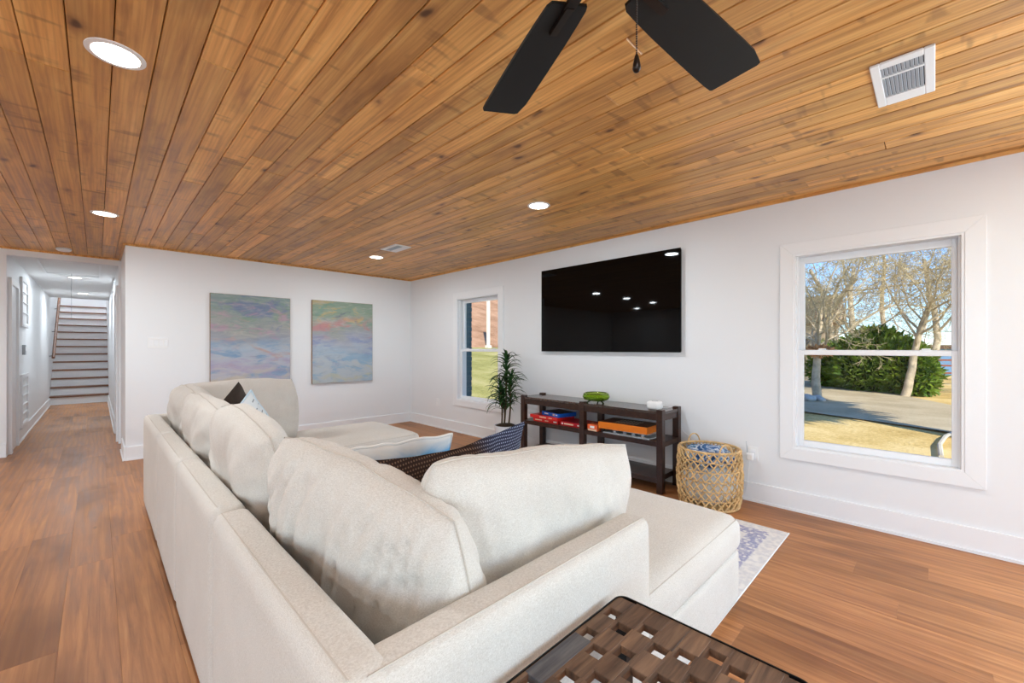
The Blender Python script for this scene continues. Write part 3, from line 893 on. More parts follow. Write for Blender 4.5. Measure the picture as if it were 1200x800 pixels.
def pillow(name, m, label, cat, w, h, t, centre, wdir, updir, rc=.3, a=3.5, p=.5, seed=0.0, wrinkle=.01, sag=.12, group=None, piping=None, fold=0.0, dent=0.0, crease=0.0, pr=.0024, nu=56, nv=40):
    """plump cushion: local X = width, Z = height, Y = thickness"""
    verts, faces, idx = [], [], {}
    def outline(u, v):
        x = w / 2 * u * math.sqrt(max(1 - rc * v * v / 2, .01))
        z = h / 2 * v * math.sqrt(max(1 - rc * u * u / 2, .01))
        return x, z
    def pos(u, v, side):
        x, z = outline(u, v)
        pf = (max(0, 1 - abs(u) ** a) ** p) * (max(0, 1 - abs(v) ** a) ** p)
        y = side * t / 2 * pf * (1 - sag * v)
        n1 = noise.noise(Vector((u * 2.1 + seed, v * 1.7 - seed, side * 3.0)))
        # creases that run in from the edges
        ed = max(abs(u), abs(v))
        n2 = noise.noise(Vector((u * 9 + seed, v * 3.0 + seed * 2, side * 5.0))) * (1 - abs(v)) ** .3
        n3 = noise.noise(Vector((math.atan2(v, u) * 5 + seed, ed * 1.2, side * 2.0))) * ed * ed
        y += side * pf ** .5 * wrinkle * (1.6 * n1 + .45 * n2 + 1.5 * n3)
        if crease:
            cr = 1 - abs(noise.noise(Vector((u * 7.5 + v * 1.8 + seed, v * .7 + seed, 2.0)))) * 2.2
            y -= side * pf ** .5 * crease * max(cr, 0) ** 3 * max(min((v + .35) * 1.4, 1), 0)
        z += dent * (1 - u * u) * max(v, 0)          # dropped or raised middle of the upper edge
        z += wrinkle * .9 * noise.noise(Vector((u * 3 + seed, 1.3, seed))) * v
        y += fold * noise.noise(Vector((u * 1.6 + seed, 4.0, seed))) * (v + .3)
        return (x, y, z)
    us = [-math.cos(PI * i / nu) for i in range(nu + 1)]
    vs_ = [-math.cos(PI * j / nv) for j in range(nv + 1)]
    us = [.45 * c + .55 * (-1 + 2 * i / nu) for i, c in enumerate(us)]
    vs_ = [.45 * c + .55 * (-1 + 2 * i / nv) for i, c in enumerate(vs_)]
    for side in (1, -1):
        for i, u in enumerate(us):
            for j, v in enumerate(vs_):
                edge = i in (0, nu) or j in (0, nv)
                if edge and side == -1:
                    idx[(side, i, j)] = idx[(1, i, j)]; continue
                idx[(side, i, j)] = len(verts); verts.append(pos(u, v, side))
        for i in range(nu):
            for j in range(nv):
                q = [idx[(side, i, j)], idx[(side, i + 1, j)], idx[(side, i + 1, j + 1)], idx[(side, i, j + 1)]]
                faces.append(tuple(q if side == -1 else q[::-1]))
    me = bpy.data.meshes.new(name); me.from_pydata(verts, [], faces); me.update()
    o = thing(name, label, cat, centre, 0, group)
    W_ = Vector(wdir).normalized(); U_ = Vector(updir); U_ = (U_ - W_ * U_.dot(W_)).normalized(); N_ = U_.cross(W_)
    o.rotation_euler = Matrix((W_, N_, U_)).transposed().to_euler()
    c = link('cover', me, m, o); shade(me, 1.6)
    ring = [idx[(1, i, 0)] for i in range(nu)] + [idx[(1, nu, j)] for j in range(nv)] + [idx[(1, i, nv)] for i in range(nu, 0, -1)] + [idx[(1, 0, j)] for j in range(nv, 0, -1)]
    MB().tube([verts[i] for i in ring], pr, 6, closed=True).build('seam', piping or 'sofa_seam', o, smooth=True)
    return o

# ------------------------------------------------------------------ sectional sofa
SX, SY, SZ = .264, .63, .738
sofa = thing('sectional_sofa', 'long cream linen sectional sofa wrapping two corners', 'sofa', (SX, SY, 0))
YS = [0, 1.026, 1.90, 2.78, 3.81]      # module joints along the back
SD, PT = .99, .105                    # depth of a module, thickness of a back panel
ZB = .035
for i in range(4):
    a, b = YS[i] + .003, YS[i + 1] - .003
    xin = PT - .01
    yi0 = a + (PT - .01 if i == 0 else 0); yi1 = b - (PT - .01 if i == 3 else 0)
    soft_box('module_base', 'sofa', xin, SD, yi0, yi1, ZB, .277, .02, parent=sofa, cuts=8)
    soft_box('seat_cushion', 'sofa', PT + .005, SD + .012, yi0 + .008, yi1 - .008, .275, .45, .05, .022, sofa, 12, .012, i * 3.0, .004)
    soft_box('back_panel', 'sofa', 0, PT, a, b, ZB, SZ, .034, 0, sofa, 14, .004, i * 1.7, .0025)
    MB().tube([(.0225, a + .03, SZ - .0035), (.021, (a + b) / 2, SZ - .002), (.0225, b - .03, SZ - .0035)], .0022, 5).build('seam', 'sofa_seam', sofa)
soft_box('back_panel', 'sofa', PT * .4, SD + .0, .0, PT, ZB, SZ - .004, .034, 0, sofa, 14, .004, 9.1, .0025)
MB().tube([(.05, .021, SZ - .006), (SD - .03, .021, SZ - .006), (SD - .004, .03, SZ - .02), (SD + .001, .034, SZ - .06), (SD + .001, .034, .06)], .0022, 5).build('seam', 'sofa_seam', sofa)
soft_box('back_panel', 'sofa', PT * .4, SD + .0, YS[4] - PT, YS[4], ZB, SZ - .004, .034, 0, sofa, 14, .004, 4.1, .0025)
for x in (.06, SD - .08):
    for y in (.06, 1.0, 1.9, 2.8, 3.74):
        MB().box(x - .02, x + .02, y - .02, y + .02, .0085 if x > .4 else 0, ZB + .005).build('leg', 'black', sofa)

def ottoman(x0, x1, y0, y1, label, seed):
    t = thing('ottoman', label, 'ottoman', ((x0 + x1) / 2, (y0 + y1) / 2, 0), 0, 'matching square ottomans')
    hx, hy = (x1 - x0) / 2, (y1 - y0) / 2
    soft_box('base', 'sofa', -hx + .006, hx - .006, -hy + .006, hy - .006, ZB, .282, .02, parent=t, cuts=8)
    soft_box('seat_cushion', 'sofa', -hx, hx + .006, -hy, hy, .277, .45, .055, .022, t, 14, .012, seed, .004)
    MB().tube([(-hx + .05, -hy + .012, .436), (hx - .05, -hy + .012, .436), (hx - .006, -hy + .05, .436), (hx - .006, hy - .05, .436)], .002, 5).build('seam', 'sofa_seam', t)
    for x in (-hx + .07, hx - .07):
        for y in (-hy + .07, hy - .07):
            MB().box(x - .02, x + .02, y - .02, y + .02, .0085, ZB + .005).build('leg', 'black', t)
    return t
ottoman(1.252, 2.245, .665, 1.62, 'cream ottoman at the near sofa end, closest to the rattan basket', 2.2)
ottoman(1.252, 2.225, 3.50, 4.44, 'cream ottoman at the far sofa end below the paintings', 5.2)

GC = 'loose cream sofa back cushions'
def bc(label, w, h, t, c, wd, ud, seed, rc=.34, wrinkle=.013, **kw):
    return pillow('back_cushion', 'sofa', label, 'cushion', w, h, t, c, wd, ud, rc=rc, a=4.0, p=.42, seed=seed, wrinkle=wrinkle, sag=.16, group=GC, **kw)
bc('largest cream back cushion, nearest the camera on the long sofa side', .84, .56, .27, (.545, 1.15, .685), (-.16, 1, .12), (-.22, -.05, 1), 1.3, dent=.01, wrinkle=.012, crease=.02)
bc('cream back cushion second from the camera on the long sofa side', .86, .58, .24, (.492, 2.03, .715), (0, 1, .03), (-.25, 0, 1), 4.7, dent=.02)
bc('cream back cushion third from the camera on the long sofa side', .86, .58, .24, (.492, 2.92, .715), (0, 1, .03), (-.25, 0, 1), 8.2)
bc('cream back cushion in the far sofa corner, left of all others', .84, .58, .27, (.525, 3.80, .715), (0, 1, 0), (-.25, 0, 1), 6.1)
bc('cream back cushion of the far sofa end, below the left painting', .86, .58, .26, (.90, 4.165, .715), (1, 0, 0), (0, .24, 1), 11.4)
bc('wide white-cream cushion on the near sofa end in front of the console', .88, .53, .24, (.975, .89, .70), (1, -.05, -.095), (.05, -.20, 1), 15.8, rc=.2, wrinkle=.010, crease=.010)

pillow('throw_pillow', 'woven', 'dark brown woven pillow, right side painted with bluish window light, behind the wide near cushion', 'pillow', .72, .48, .18, (.90, 1.23, .715), (1, .10, .02), (0, -.25, 1), rc=-.12, a=2.2, p=.75, seed=3.3, wrinkle=.012, piping='woven', dent=-.03)
pillow('throw_pillow', 'tiedye', 'blue and white tie-dyed pillow lying beyond the woven one', 'pillow', .54, .44, .17, (.86, 1.585, .675), (1, .03, -.02), (0, -.3, 1), rc=.02, a=2.2, p=.75, seed=7.9, wrinkle=.014, piping='tiedye', pr=.006)
pillow('throw_pillow', 'dashed', 'white pillow with grey dashes leaning in the far sofa corner', 'pillow', .48, .48, .14, (.715, 3.22, .635), (.52, .40, -.75), (.60, .46, .65), rc=-.1, a=2.2, p=.75, seed=5.5, wrinkle=.008, piping='paleblue', pr=.006)
pillow('throw_pillow', 'brown_fab', 'dark brown pillow behind the dashed white pillow', 'pillow', .48, .48, .14, (.70, 3.52, .675), (.50, .38, -.78), (.62, .48, .62), rc=-.1, a=2.2, p=.75, seed=2.5, wrinkle=.008, piping='brown_fab')

# ------------------------------------------------------------------ rug
rg = thing('area_rug', 'cream area rug with faded blue-violet border pattern under the sofa', 'rug', (2.075, 2.24, 0))
MB().box(-1.275, 1.275, -1.54, 1.54, 0.0005, .008).build('pile', 'rug', rg)
for s in (-1, 1):
    MB().tube([(-1.275, s * 1.54, .005), (1.275, s * 1.54, .005)], .005, 6).build('bound_edge', 'blanket_w', rg)

# ------------------------------------------------------------------ lattice side table in the foreground
TX0, TX1, TY0, TY1, TZ = .40, 1.012, .165, .603, .60
tb = thing('side_table', 'dark reclaimed-wood side table with square holes and metal rim', 'table', ((TX0 + TX1) / 2, (TY0 + TY1) / 2, 0))
hx, hy = (TX1 - TX0) / 2, (TY1 - TY0) / 2
def rrect(hx, hy, r, z, n=6):
    P = []
    for cx, cy, a0 in ((hx - r, hy - r, 0), (-hx + r, hy - r, PI / 2), (-hx + r, -hy + r, PI), (hx - r, -hy + r, 1.5 * PI)):
        for i in range(n + 1):
            a = a0 + PI / 2 * i / n
            P.append((cx + r * math.cos(a), cy + r * math.sin(a), z))
    return P
# rim band
rb = MB(); pa = rrect(hx, hy, .026, TZ); pb = rrect(hx - .003, hy - .003, .023, TZ)
n = len(pa)
rb.v = [(x, y, TZ + .001) for x, y, z in pa] + [(x, y, TZ + .001) for x, y, z in pb] + [(x, y, TZ - .024) for x, y, z in pa] + [(x, y, TZ - .024) for x, y, z in pb]
for i in range(n):
    j = (i + 1) % n
    rb.f += [(i, j, n + j, n + i), (2 * n + i, 2 * n + j, j, i), (3 * n + j, 3 * n + i, n + i, n + j), (2 * n + j, 2 * n + i, 3 * n + i, 3 * n + j)]
rb.build('rim', 'metal_dark', tb)
NR = 9; RP = (TY1 - TY0 - .0066) / NR; PX = .1045; HOLE = .037
rng = random.Random(3)
offs = [.822, .890, .927, .884, .909, .955, .935, .90, .93]
def slat(x0, x1, y0, y1, grey=False, corner=None):
    if x1 - x0 < .006: return
    me = MB().box(x0, x1, y0, y1, TZ - .020, TZ - .001 - rng.random() * .0008)
    o = me.build('slat', 'tablewood_grey' if grey else 'tablewood', tb, bevel=.001, seg=1)
CR = .03
endw = .032
for r in range(NR):
    yc1 = hy - .0033 - r * RP; yc0 = yc1 - RP
    hc_ = offs[r] - (TX0 + TX1) / 2
    hs = []
    x = hc_
    while x > -hx: hs.append(x); x -= PX * (2 if r == 0 else 1)
    x = hc_ + PX
    while x < hx - .05: hs.append(x); x += PX
    hs.sort()
    xs = -hx + .0035 + (.006 if r in (0, NR - 1) else 0)
    xe = hx - .0035 - (.006 if r in (0, NR - 1) else 0)
    first = True
    g = .0065
    cur = xs
    for x in hs:
        slat(cur, x - HOLE / 2, yc0 + .0006, yc1 - .0006, grey=(r == 0 and x > .1 and x < .2))
        cur = x + HOLE / 2
    slat(cur, xe, yc0 + .0006, yc1 - .0006, grey=False)
    if r == 0: MB().box(xs, xe, hy - .0125, hy - .0033, TZ - .0195, TZ - .002).build('lattice_strip', 'tablewood', tb)
    # joining strips below the holes keep them square
    MB().box(xs, xe, yc0 - .0055 if r < NR - 1 else yc0, yc0 + .0055, TZ - .0195, TZ - .002).build('lattice_strip', 'tablewood', tb)
for sx in (-1, 1):
    for sy in (-1, 1):
        x, y = sx * (hx - .03), sy * (hy - .03)
        MB().box(x - .016, x + .016, y - .016, y + .016, 0, TZ - .0205).build('leg', 'metal_dark', tb)
    MB().box(sx * (hx - .03) - .012, sx * (hx - .03) + .012, -hy + .046, hy - .046, .10, .124).build('stretcher', 'metal_dark', tb)

# ------------------------------------------------------------------ television, art, switches
tv = thing('television', 'large black flat television mounted on the right wall', 'television', (XW, 2.50, 1.71))
box('screen_body', 'black', -.045, -.012, -.845, .845, -.478, .478, tv, .004, 2)
MB().box(-.0485, -.045, -.851, .851, -.484, .484).build('screen', 'tv', tv, bevel=.001, seg=1)
MB().box(-.012, 0, -.25, .25, -.2, .2).build('wall_mount', 'metal_dark', tv)
MB().box(-.05, -.044, -.02, .02, -.492, -.483).build('logo_tab', 'vent_grey', tv)

def canvas(x0, x1, z0, z1, m, label):
    t = thing('canvas_painting', label, 'painting', ((x0 + x1) / 2, YW, (z0 + z1) / 2), 0, 'pair of abstract paintings')
    hx, hz = (x1 - x0) / 2, (z1 - z0) / 2
    box('stretcher', 'canvas_edge', -hx, hx, -.034, -.001, -hz, hz, t)
    MB().box(-hx + .003, hx - .003, -.0365, -.034, -hz + .003, hz - .003).build('paint', m, t)
canvas(1.007, 1.931, .735, 1.958, 'art_a', 'left abstract painting in blue, lavender and grey strokes, half behind cushions')
canvas(2.226, 3.154, .744, 1.968, 'art_b', 'right abstract painting with yellow and coral top, nearer the room corner')

sw = thing('light_switch', 'white four-gang switch plate left of the paintings', 'switch', (.51, YW, 1.325))
box('plate', 'plastic_w', -.092, .092, -.006, 0, -.06, .06, sw, .003, 2)
for i in range(4):
    MB().box(-.085 + i * .0455 + .006, -.085 + i * .0455 + .039, -.010, -.006, -.034, .034).build('rocker', 'trimw', sw, bevel=.002, seg=1)
def outlet(y, z, label):
    t = thing('wall_outlet', label, 'outlet', (XW, y, z), 0, 'outlets on the right wall')
    box('plate', 'plastic_w', -.006, 0, -.036, .036, -.06, .06, t, .003, 2)
    for s in (-1, 1):
        MB().box(-.009, -.006, -.017, .017, s * .024 - .015, s * .024 + .015).build('socket', 'trimw', t, bevel=.002, seg=1)
    return t
outlet(5.59, .402, 'white wall outlet below the small window, near the room corner')
outlet(1.06, .39, 'white wall outlet between the basket and the right window')
pg = thing('power_adapter', 'small white plug adapter with cord in the outlet by the basket', 'adapter', (XW - .009, 1.075, .372))
soft_box('body', 'plastic_w', -.045, 0, -.025, .025, -.03, .03, .008, 0, pg, 4)
MB().tube([(-.03, .02, .03), (-.033, .024, .09), (-.02, .03, .12)], .003, 6).build('antenna', 'vent_grey', pg)
MB().tube([(-.03, 0, -.03), (-.028, .01, -.12), (-.02, .02, -.24), (-.018, .05, -.33), (-.018, .16, -.36)], .0022, 6).build('cord', 'plastic_w', pg)

# hallway wall fittings
def grille(y0, y1, z0, z1, n, label):
    t = thing('wall_grille', label, 'grille', (HXL, (y0 + y1) / 2, z0), 0, 'hallway wall grilles')
    h = (y1 - y0) / 2; H = z1 - z0
    MB().box(0, .03, -h, -h + .05, 0, H).box(0, .03, h - .05, h, 0, H).box(0, .03, -h + .05, h - .05, 0, .05).box(0, .03, -h + .05, h - .05, H - .05, H).build('frame', 'trimw', t, bevel=.003, seg=1)
    for i in range(n):
        za = .05 + (H - .1) * i / n
        p = MB().box(.002, .010, -h + .05, h - .05, za + .012, za + (H - .1) / n - .002).build('panel', 'hallceil', t)
        MB().box(.002, .026, -h + .05, h - .05, za, za + .010).build('rail', 'trimw', t)
grille(8.75, 9.50, 1.56, 2.24, 4, 'upper white grille panel high on the left hallway wall')
grille(8.75, 9.50, .17, .90, 5, 'lower white return grille near the floor of the hallway')
th = thing('thermostat', 'small white thermostat between the two hallway grilles', 'thermostat', (HXL, 9.1, 1.24))
box('body', 'vent_grey', 0, .03, -.06, .06, -.07, .07, th, .004, 2)
MB().box(.03, .032, -.035, .035, -.01, .04).build('display', 'plastic_w', th)

# ------------------------------------------------------------------ console and what stands on it
CX0, CX1, CY0, CY1, CZ = 3.465, 3.845, 1.655, 3.355, .728
cs = thing('console_table', 'dark espresso wooden console with open shelves under the television', 'console', ((CX0 + CX1) / 2, (CY0 + CY1) / 2, 0))
hx, hy = (CX1 - CX0) / 2, (CY1 - CY0) / 2
L = .056
lg = MB().box(-L / 2, L / 2, -L / 2, L / 2, 0, CZ).mesh('leg')
first = None
for x in (-hx + L / 2, hx - L / 2):
    for y in (-hy + L / 2, 0, hy - L / 2):
        if first is None: first = link('leg', lg, 'espresso', cs, (x, y, 0), bevel=.002, seg=1)
        else: share('leg', lg, cs, (x, y, 0))
for s in (-1, 1):
    y0, y1 = (L / 2, hy - L) if s > 0 else (-hy + L, -L / 2)
    for xx in (-hx + .008, hx - .030):
        MB().box(xx, xx + .022, y0, y1, .632, .690).build('apron', 'espresso', cs)
    MB().box(-hx + L, hx - L, s * (hy - .032), s * (hy - .010), .632, .690).build('apron', 'espresso', cs) if True else 0
    MB().box(-hx + .004, hx - .004, y0 + .001, y1 - .001, .690, .712).build('top_board', 'espresso_top', cs, bevel=.002, seg=1)
    MB().box(-hx + .006, hx - .006, y0 + .001, y1 - .001, .405, .447).build('shelf', 'espresso', cs)
    MB().box(-hx + .006, hx - .006, y0 + .001, y1 - .001, .085, .130).build('lower_shelf', 'espresso', cs)
for s in (-1, 0, 1):
    ya = -hy + .004 if s < 0 else (-L / 2 + .001 if s == 0 else hy - L + .001)
    yb = -hy + L - .001 if s < 0 else (L / 2 - .001 if s == 0 else hy - .004)
    MB().box(-hx + L, hx - L, ya, yb, .690, .712).build('top_board', 'espresso_top', cs)
    MB().box(-hx + L, hx - L, ya, yb, .405, .447).build('shelf', 'espresso', cs)

def game(name, label, m, x, y, z, lx, ly, lz, rz=0, marks=None, top=None):
    t = thing(name, label, 'board game', (x, y, z), rz, 'boxed games on the console shelf')
    box('tray', m, -lx / 2 + .002, lx / 2 - .002, -ly / 2 + .002, ly / 2 - .002, 0, lz * .5, t)
    box('lid', m, -lx / 2, lx / 2, -ly / 2, ly / 2, lz * .18, lz, t, .0015, 1)
    if top: MB().box(-lx / 2 + .004, lx / 2 - .004, -ly / 2 + .004, ly / 2 - .004, lz, lz + .0008).build('lid_print', top, t)
    for (u, wd, zz, hh, mm) in (marks or []):
        MB().box(-lx / 2 - .0006, -lx / 2, u * ly - wd / 2, u * ly + wd / 2, lz * zz, lz * (zz + hh)).build('print_mark', mm, t)
    return t
M['red'] = plain('red_card', srgb(214, 34, 30), 0.4, 0.4)
M['redd'] = plain('deep_red_card', srgb(178, 22, 30), 0.4, 0.4)
M['blue'] = plain('blue_card', srgb(20, 96, 196), 0.4, 0.4)
M['darkcard'] = plain('dark_card', srgb(32, 24, 26), 0.4, 0.4)
M['orangebox'] = plain('orange_card', srgb(226, 120, 24), 0.4, 0.4)
M['brownlid'] = plain('brown_lid', srgb(104, 62, 40), 0.45, 0.4)
M['orred'] = plain('orange_red_card', srgb(232, 104, 56), 0.4, 0.4)
M['cream'] = plain('cream_print', srgb(236, 206, 176), 0.5, 0.3)
M['silver'] = plain('silver_metal', srgb(196, 198, 200), 0.25, 0.6, 0.8)
zsh = .4472
wmk = lambda u, w: (u, w, .45, .28, 'plastic_w')
game('board_game_box', 'bottom red game box on the left console shelf', 'red', 3.645, 3.02, zsh, .27, .36, .035, .0, [(.28, .10, .4, .3, 'cream'), (-.05, .05, .4, .25, 'cream'), (-.38, .045, .35, .4, 'plastic_w')])
game('board_game_box', 'upper red game box beneath the blue box', 'red', 3.635, 3.03, zsh + .036, .28, .42, .034, -.06, [(.02, .10, .4, .35, 'cream'), (-.25, .05, .5, .25, 'cream')])
game('board_game_box', 'blue game box with dark lid on top of the red boxes', 'blue', 3.66, 2.95, zsh + .0712, .25, .30, .042, -.22, [(.22, .07, .35, .3, 'plastic_w'), (-.22, .035, .3, .5, 'cream'), (-.38, .03, .5, .2, 'plastic_w')], 'darkcard')
game('board_game_box', 'deep red game box beside the middle console leg', 'redd', 3.64, 2.66, zsh, .27, .30, .040, .0, [(.40, .02, .3, .5, 'plastic_w'), (.12, .12, .38, .34, 'cream'), (-.30, .03, .4, .3, 'plastic_w')])
game('card_game_box', 'small orange and cream card box right of the middle console leg', 'orred', 3.53, 2.385, zsh, .10, .115, .062, .0, [(0, .05, .45, .35, 'plastic_w'), (0, .1, .04, .25, 'cream')])
fl_ = thing('glass_marble_jar', 'small dark and silver jar beside the orange card box', 'jar', (3.53, 2.295, zsh))
MB().lathe([(.016, 0), (.02, .01), (.02, .04), (.014, .05)], 16).build('jar_body', 'darkcard', fl_, smooth=True)
MB().lathe([(.016, .05), (.017, .056), (.004, .06)], 16).build('lid', 'silver', fl_, smooth=True)
# clear case with silver pieces under the orange box
cse = thing('game_tray', 'silver and grey game tray under the orange box', 'game tray', (3.645, 2.03, zsh))
MB().box(-.15, .15, -.24, .24, 0, .008).build('tray', 'vent_grey', cse)
for i, (px, py) in enumerate([(-.12, .13), (-.12, .02), (-.12, -.07), (-.12, -.16), (.12, .2), (.12, -.2)]):
    MB().lathe([(.014, .008), (.020, .016), (.020, .030), (.012, .0375)], 16, px, py).build('silver_piece', 'silver', cse, smooth=True)
MB().box(-.146, .146, -.236, .236, .0380, .0400).build('tray_cover', 'vent_grey', cse)
og = game('board_game_box', 'large orange game box with brown slotted lid on the right shelf', 'orangebox', 3.645, 2.075, zsh + .0405, .30, .50, .064, .05, None, 'brownlid')
for i in range(8):
    for j in range(2):
        MB().box(-.085 + j * .09, -.012 + j * .09, -.115 + i * .03, -.106 + i * .03, .0648, .0662).build('lid_slot_mark', 'cream', og)

bw = thing('glass_bowl', 'green glass bowl on a dark footed stand on the console', 'bowl', (3.60, 2.42, .712)); bw.scale = (1.12, 1.12, 1.2)
MB().lathe([(.075, .022), (.108, .030), (.122, .052), (.112, .080), (.098, .086), (.094, .080), (.108, .066), (.112, .052), (.102, .036), (.07, .028)], 40, close=True).build('bowl', 'green_glass', bw, smooth=True)
MB().lathe([(.078, .0215), (.078, .026), (.0, .026)][:2] + [(.01, .026), (.01, .0215)], 32, close=True).build('bowl_base', 'green_dark', bw)
for i in range(3):
    a = i * 2 * PI / 3 + .4
    MB().tube([(.05 * math.cos(a), .05 * math.sin(a), .021), (.075 * math.cos(a), .075 * math.sin(a), .01), (.085 * math.cos(a), .085 * math.sin(a), .0)], [.006, .006, .008], 8).build('foot', 'green_dark', bw)
rt = thing('wifi_puck', 'small white rounded smart device on the right end of the console', 'device', (3.60, 1.79, .712))
soft_box('body', 'plastic_w', -.058, .058, -.058, .058, 0, .075, .024, 0, rt, 8)
MB().lathe([(.028, .0745), (.028, .0765), (.02, .0765), (.02, .0745)], 24, close=True).build('top_ring', 'vent_grey', rt)
MB().tube([(p[0] - 3.60, p[1] - 1.79, p[2] - .712) for p in ((3.66, 1.79, .722), (3.76, 1.74, .718), (3.852, 1.70, .72), (3.856, 1.69, .60), (3.84, 1.63, .50), (3.845, 1.50, .40), (3.852, 1.30, .30), (3.85, 1.25, .2), (3.83, 1.24, .028))], .0025, 6).build('power_cord', 'plastic_w', rt, smooth=True)

# ------------------------------------------------------------------ rattan basket
bk = thing('rattan_basket', 'round open-weave rattan basket filled with blankets', 'basket', (3.555, 1.30, 0))
BR = lambda z: .222 + .022 * math.sin(min(1, z / .45) * PI * .9) - .004
rows = 6; BH_ = .455
def ringp(r, z, n=48, amp=0, k=0): return [(r * math.cos(2 * PI * i / n), r * math.sin(2 * PI * i / n), z) for i in range(n)]
for i in range(rows + 1):
    z = .012 + (BH_ - .012) * i / rows
    MB().tube(ringp(BR(z), z), .0095 if i in (0, rows) else .0045, 6, closed=True).build('rim' if i == rows else 'hoop', 'rattan', bk, smooth=True)
for i in range(rows):
    z0 = .012 + (BH_ - .012) * i / rows; z1 = .012 + (BH_ - .012) * (i + 1) / rows
    for ph in (0, 1):
        pts = []; NZ = 13
        for q in range(NZ * 4):
            a = 2 * PI * q / (NZ * 4)
            t = (.5, 1, .5, 0)[(q + 2 * ph + i) % 4]
            z = z0 + (z1 - z0) * t
            r = BR(z) + (.006 if (q + ph * 2) % 4 < 2 else -.002)
            pts.append((r * math.cos(a), r * math.sin(a), z))
        MB().tube(pts, .0074, 6, closed=True).build('strand', 'rattan', bk, smooth=True)
MB().lathe([(.205, .004), (.215, .012), (.2, .016)], 32).build('base', 'rattan', bk)
for a in (.9, .9 + PI):
    P = []
    for q in range(13):
        t = PI * q / 12
        P.append((BR(.45) * math.cos(a) - math.cos(t) * .052 * -math.sin(a), BR(.45) * math.sin(a) - math.cos(t) * .052 * math.cos(a), .45 + .075 * math.sin(t)))
    MB().tube(P, .006, 8).build('handle', 'rattan', bk, smooth=True)
def lump(name, m, label, cx, cy, cz, rx, ry, rz_, seed, amp, group=None):
    bm = bmesh.new(); bmesh.ops.create_icosphere(bm, subdivisions=4, radius=1)
    for v in bm.verts:
        p = v.co.copy()
        n1 = noise.noise(p * 2.6 + Vector((seed, 0, 0))); n2 = noise.noise(Vector((p.x * 6 + seed, p.y * 6, p.z * 6)))
        k = 1 + amp * (n1 + .5 * n2)
        v.co = Vector((p.x * rx, p.y * ry, p.z * rz_)) * k
    me = bpy.data.meshes.new(name); bm.to_mesh(me); bm.free()
    o = link(name, me, m, None, (cx, cy, cz)); shade(me, 2)
    return tag(o, label, 'blanket', group)
lump('folded_blanket', 'blanket_w', 'white blanket in the lower half of the rattan basket', 3.555, 1.30, .165, .211, .211, .165, 2.0, .012)
lump('throw_blanket', 'blanket', 'blue and white throw crumpled at the top of the basket', 3.555, 1.30, .385, .185, .185, .085, 9.0, .26)

# ------------------------------------------------------------------ potted dracaena
PXY = (3.56, 3.70)
pt = thing('potted_dracaena', 'potted dracaena with narrow drooping leaves beside the small window', 'plant', (PXY[0], PXY[1], 0))
MB().lathe([(.10, 0), (.112, .01), (.138, .30), (.142, .325), (.132, .325), (.128, .30)], 36).build('pot', 'pot', pt, smooth=True)
bm = bmesh.new(); bmesh.ops.create_circle(bm, cap_ends=True, radius=.127, segments=24)
bmesh.ops.subdivide_edges(bm, edges=bm.edges[:], cuts=2)
me = bpy.data.meshes.new('soil'); bm.to_mesh(me); bm.free()
MB().lathe([(.126, .295), (.127, .318), (.09, .335), (.04, .342)], 24).build('soil', 'soil', pt, smooth=True)
leafs = []
for k in range(4):
    b = MB(); Ln = (.24, .28, .20, .26)[k]; droop = (1.6, 2.3, 1.1, 1.9)[k]; wd = .0125
    P = []; pos_ = Vector((0, 0, 0)); ang = math.radians(62); ns = 8
    for i in range(ns + 1):
        P.append((pos_.copy(), wd * math.sin(PI * min(.97, (.12 + .88 * i / ns))) ** .7 if i < ns else .0006))
        ang -= droop / ns
        pos_ += Vector((math.cos(ang), 0, math.sin(ang))) * Ln / ns
    for i, (p, w_) in enumerate(P):
        b.v += [(p.x, -w_, p.z + w_ * .5), (p.x, 0, p.z), (p.x, w_, p.z + w_ * .5)]
    for i in range(ns):
        for j in range(2): b.f.append((i * 3 + j, i * 3 + j + 1, i * 3 + 4 + j, i * 3 + 3 + j))
    me = b.mesh('leaf'); me.materials.append(M['plant']); shade(me, 2); leafs.append(me)
rng = random.Random(21)
for (sx, sy, bx_, by_, zt, zl, nl) in ((-.02, .01, .01, -.01, 1.12, .74, 60), (.05, -.05, .04, -.05, .90, .54, 52), (-.06, .04, -.04, .05, .82, .50, 48), (.03, .06, .03, .07, .70, .46, 36)):
    base = Vector((sx * .6, sy * .6, .33)); topp = Vector((bx_, by_, zt))
    pts = [base.lerp(topp, q / 6) + Vector((math.sin(q * 1.1) * .008, math.cos(q * .9) * .008, 0)) for q in range(7)]
    MB().tube(pts, [.011, .010, .010, .009, .009, .008, .006], 7).build('stem', 'stem', pt, smooth=True)
    for i in range(nl):
        f = (i + rng.random()) / nl
        z = zl + (zt - zl) * f ** .8
        p = base.lerp(topp, (z - .33) / (zt - .33))
        o = share('leaf', rng.choice(leafs), pt, p, Euler((rng.uniform(-.2, .2), -.55 * f + .15 - rng.uniform(0, .25), i * 2.399 + rng.uniform(-.3, .3))))
        s = rng.uniform(.85, 1.2) * (1 - .15 * f); o.scale = (s, s, s)

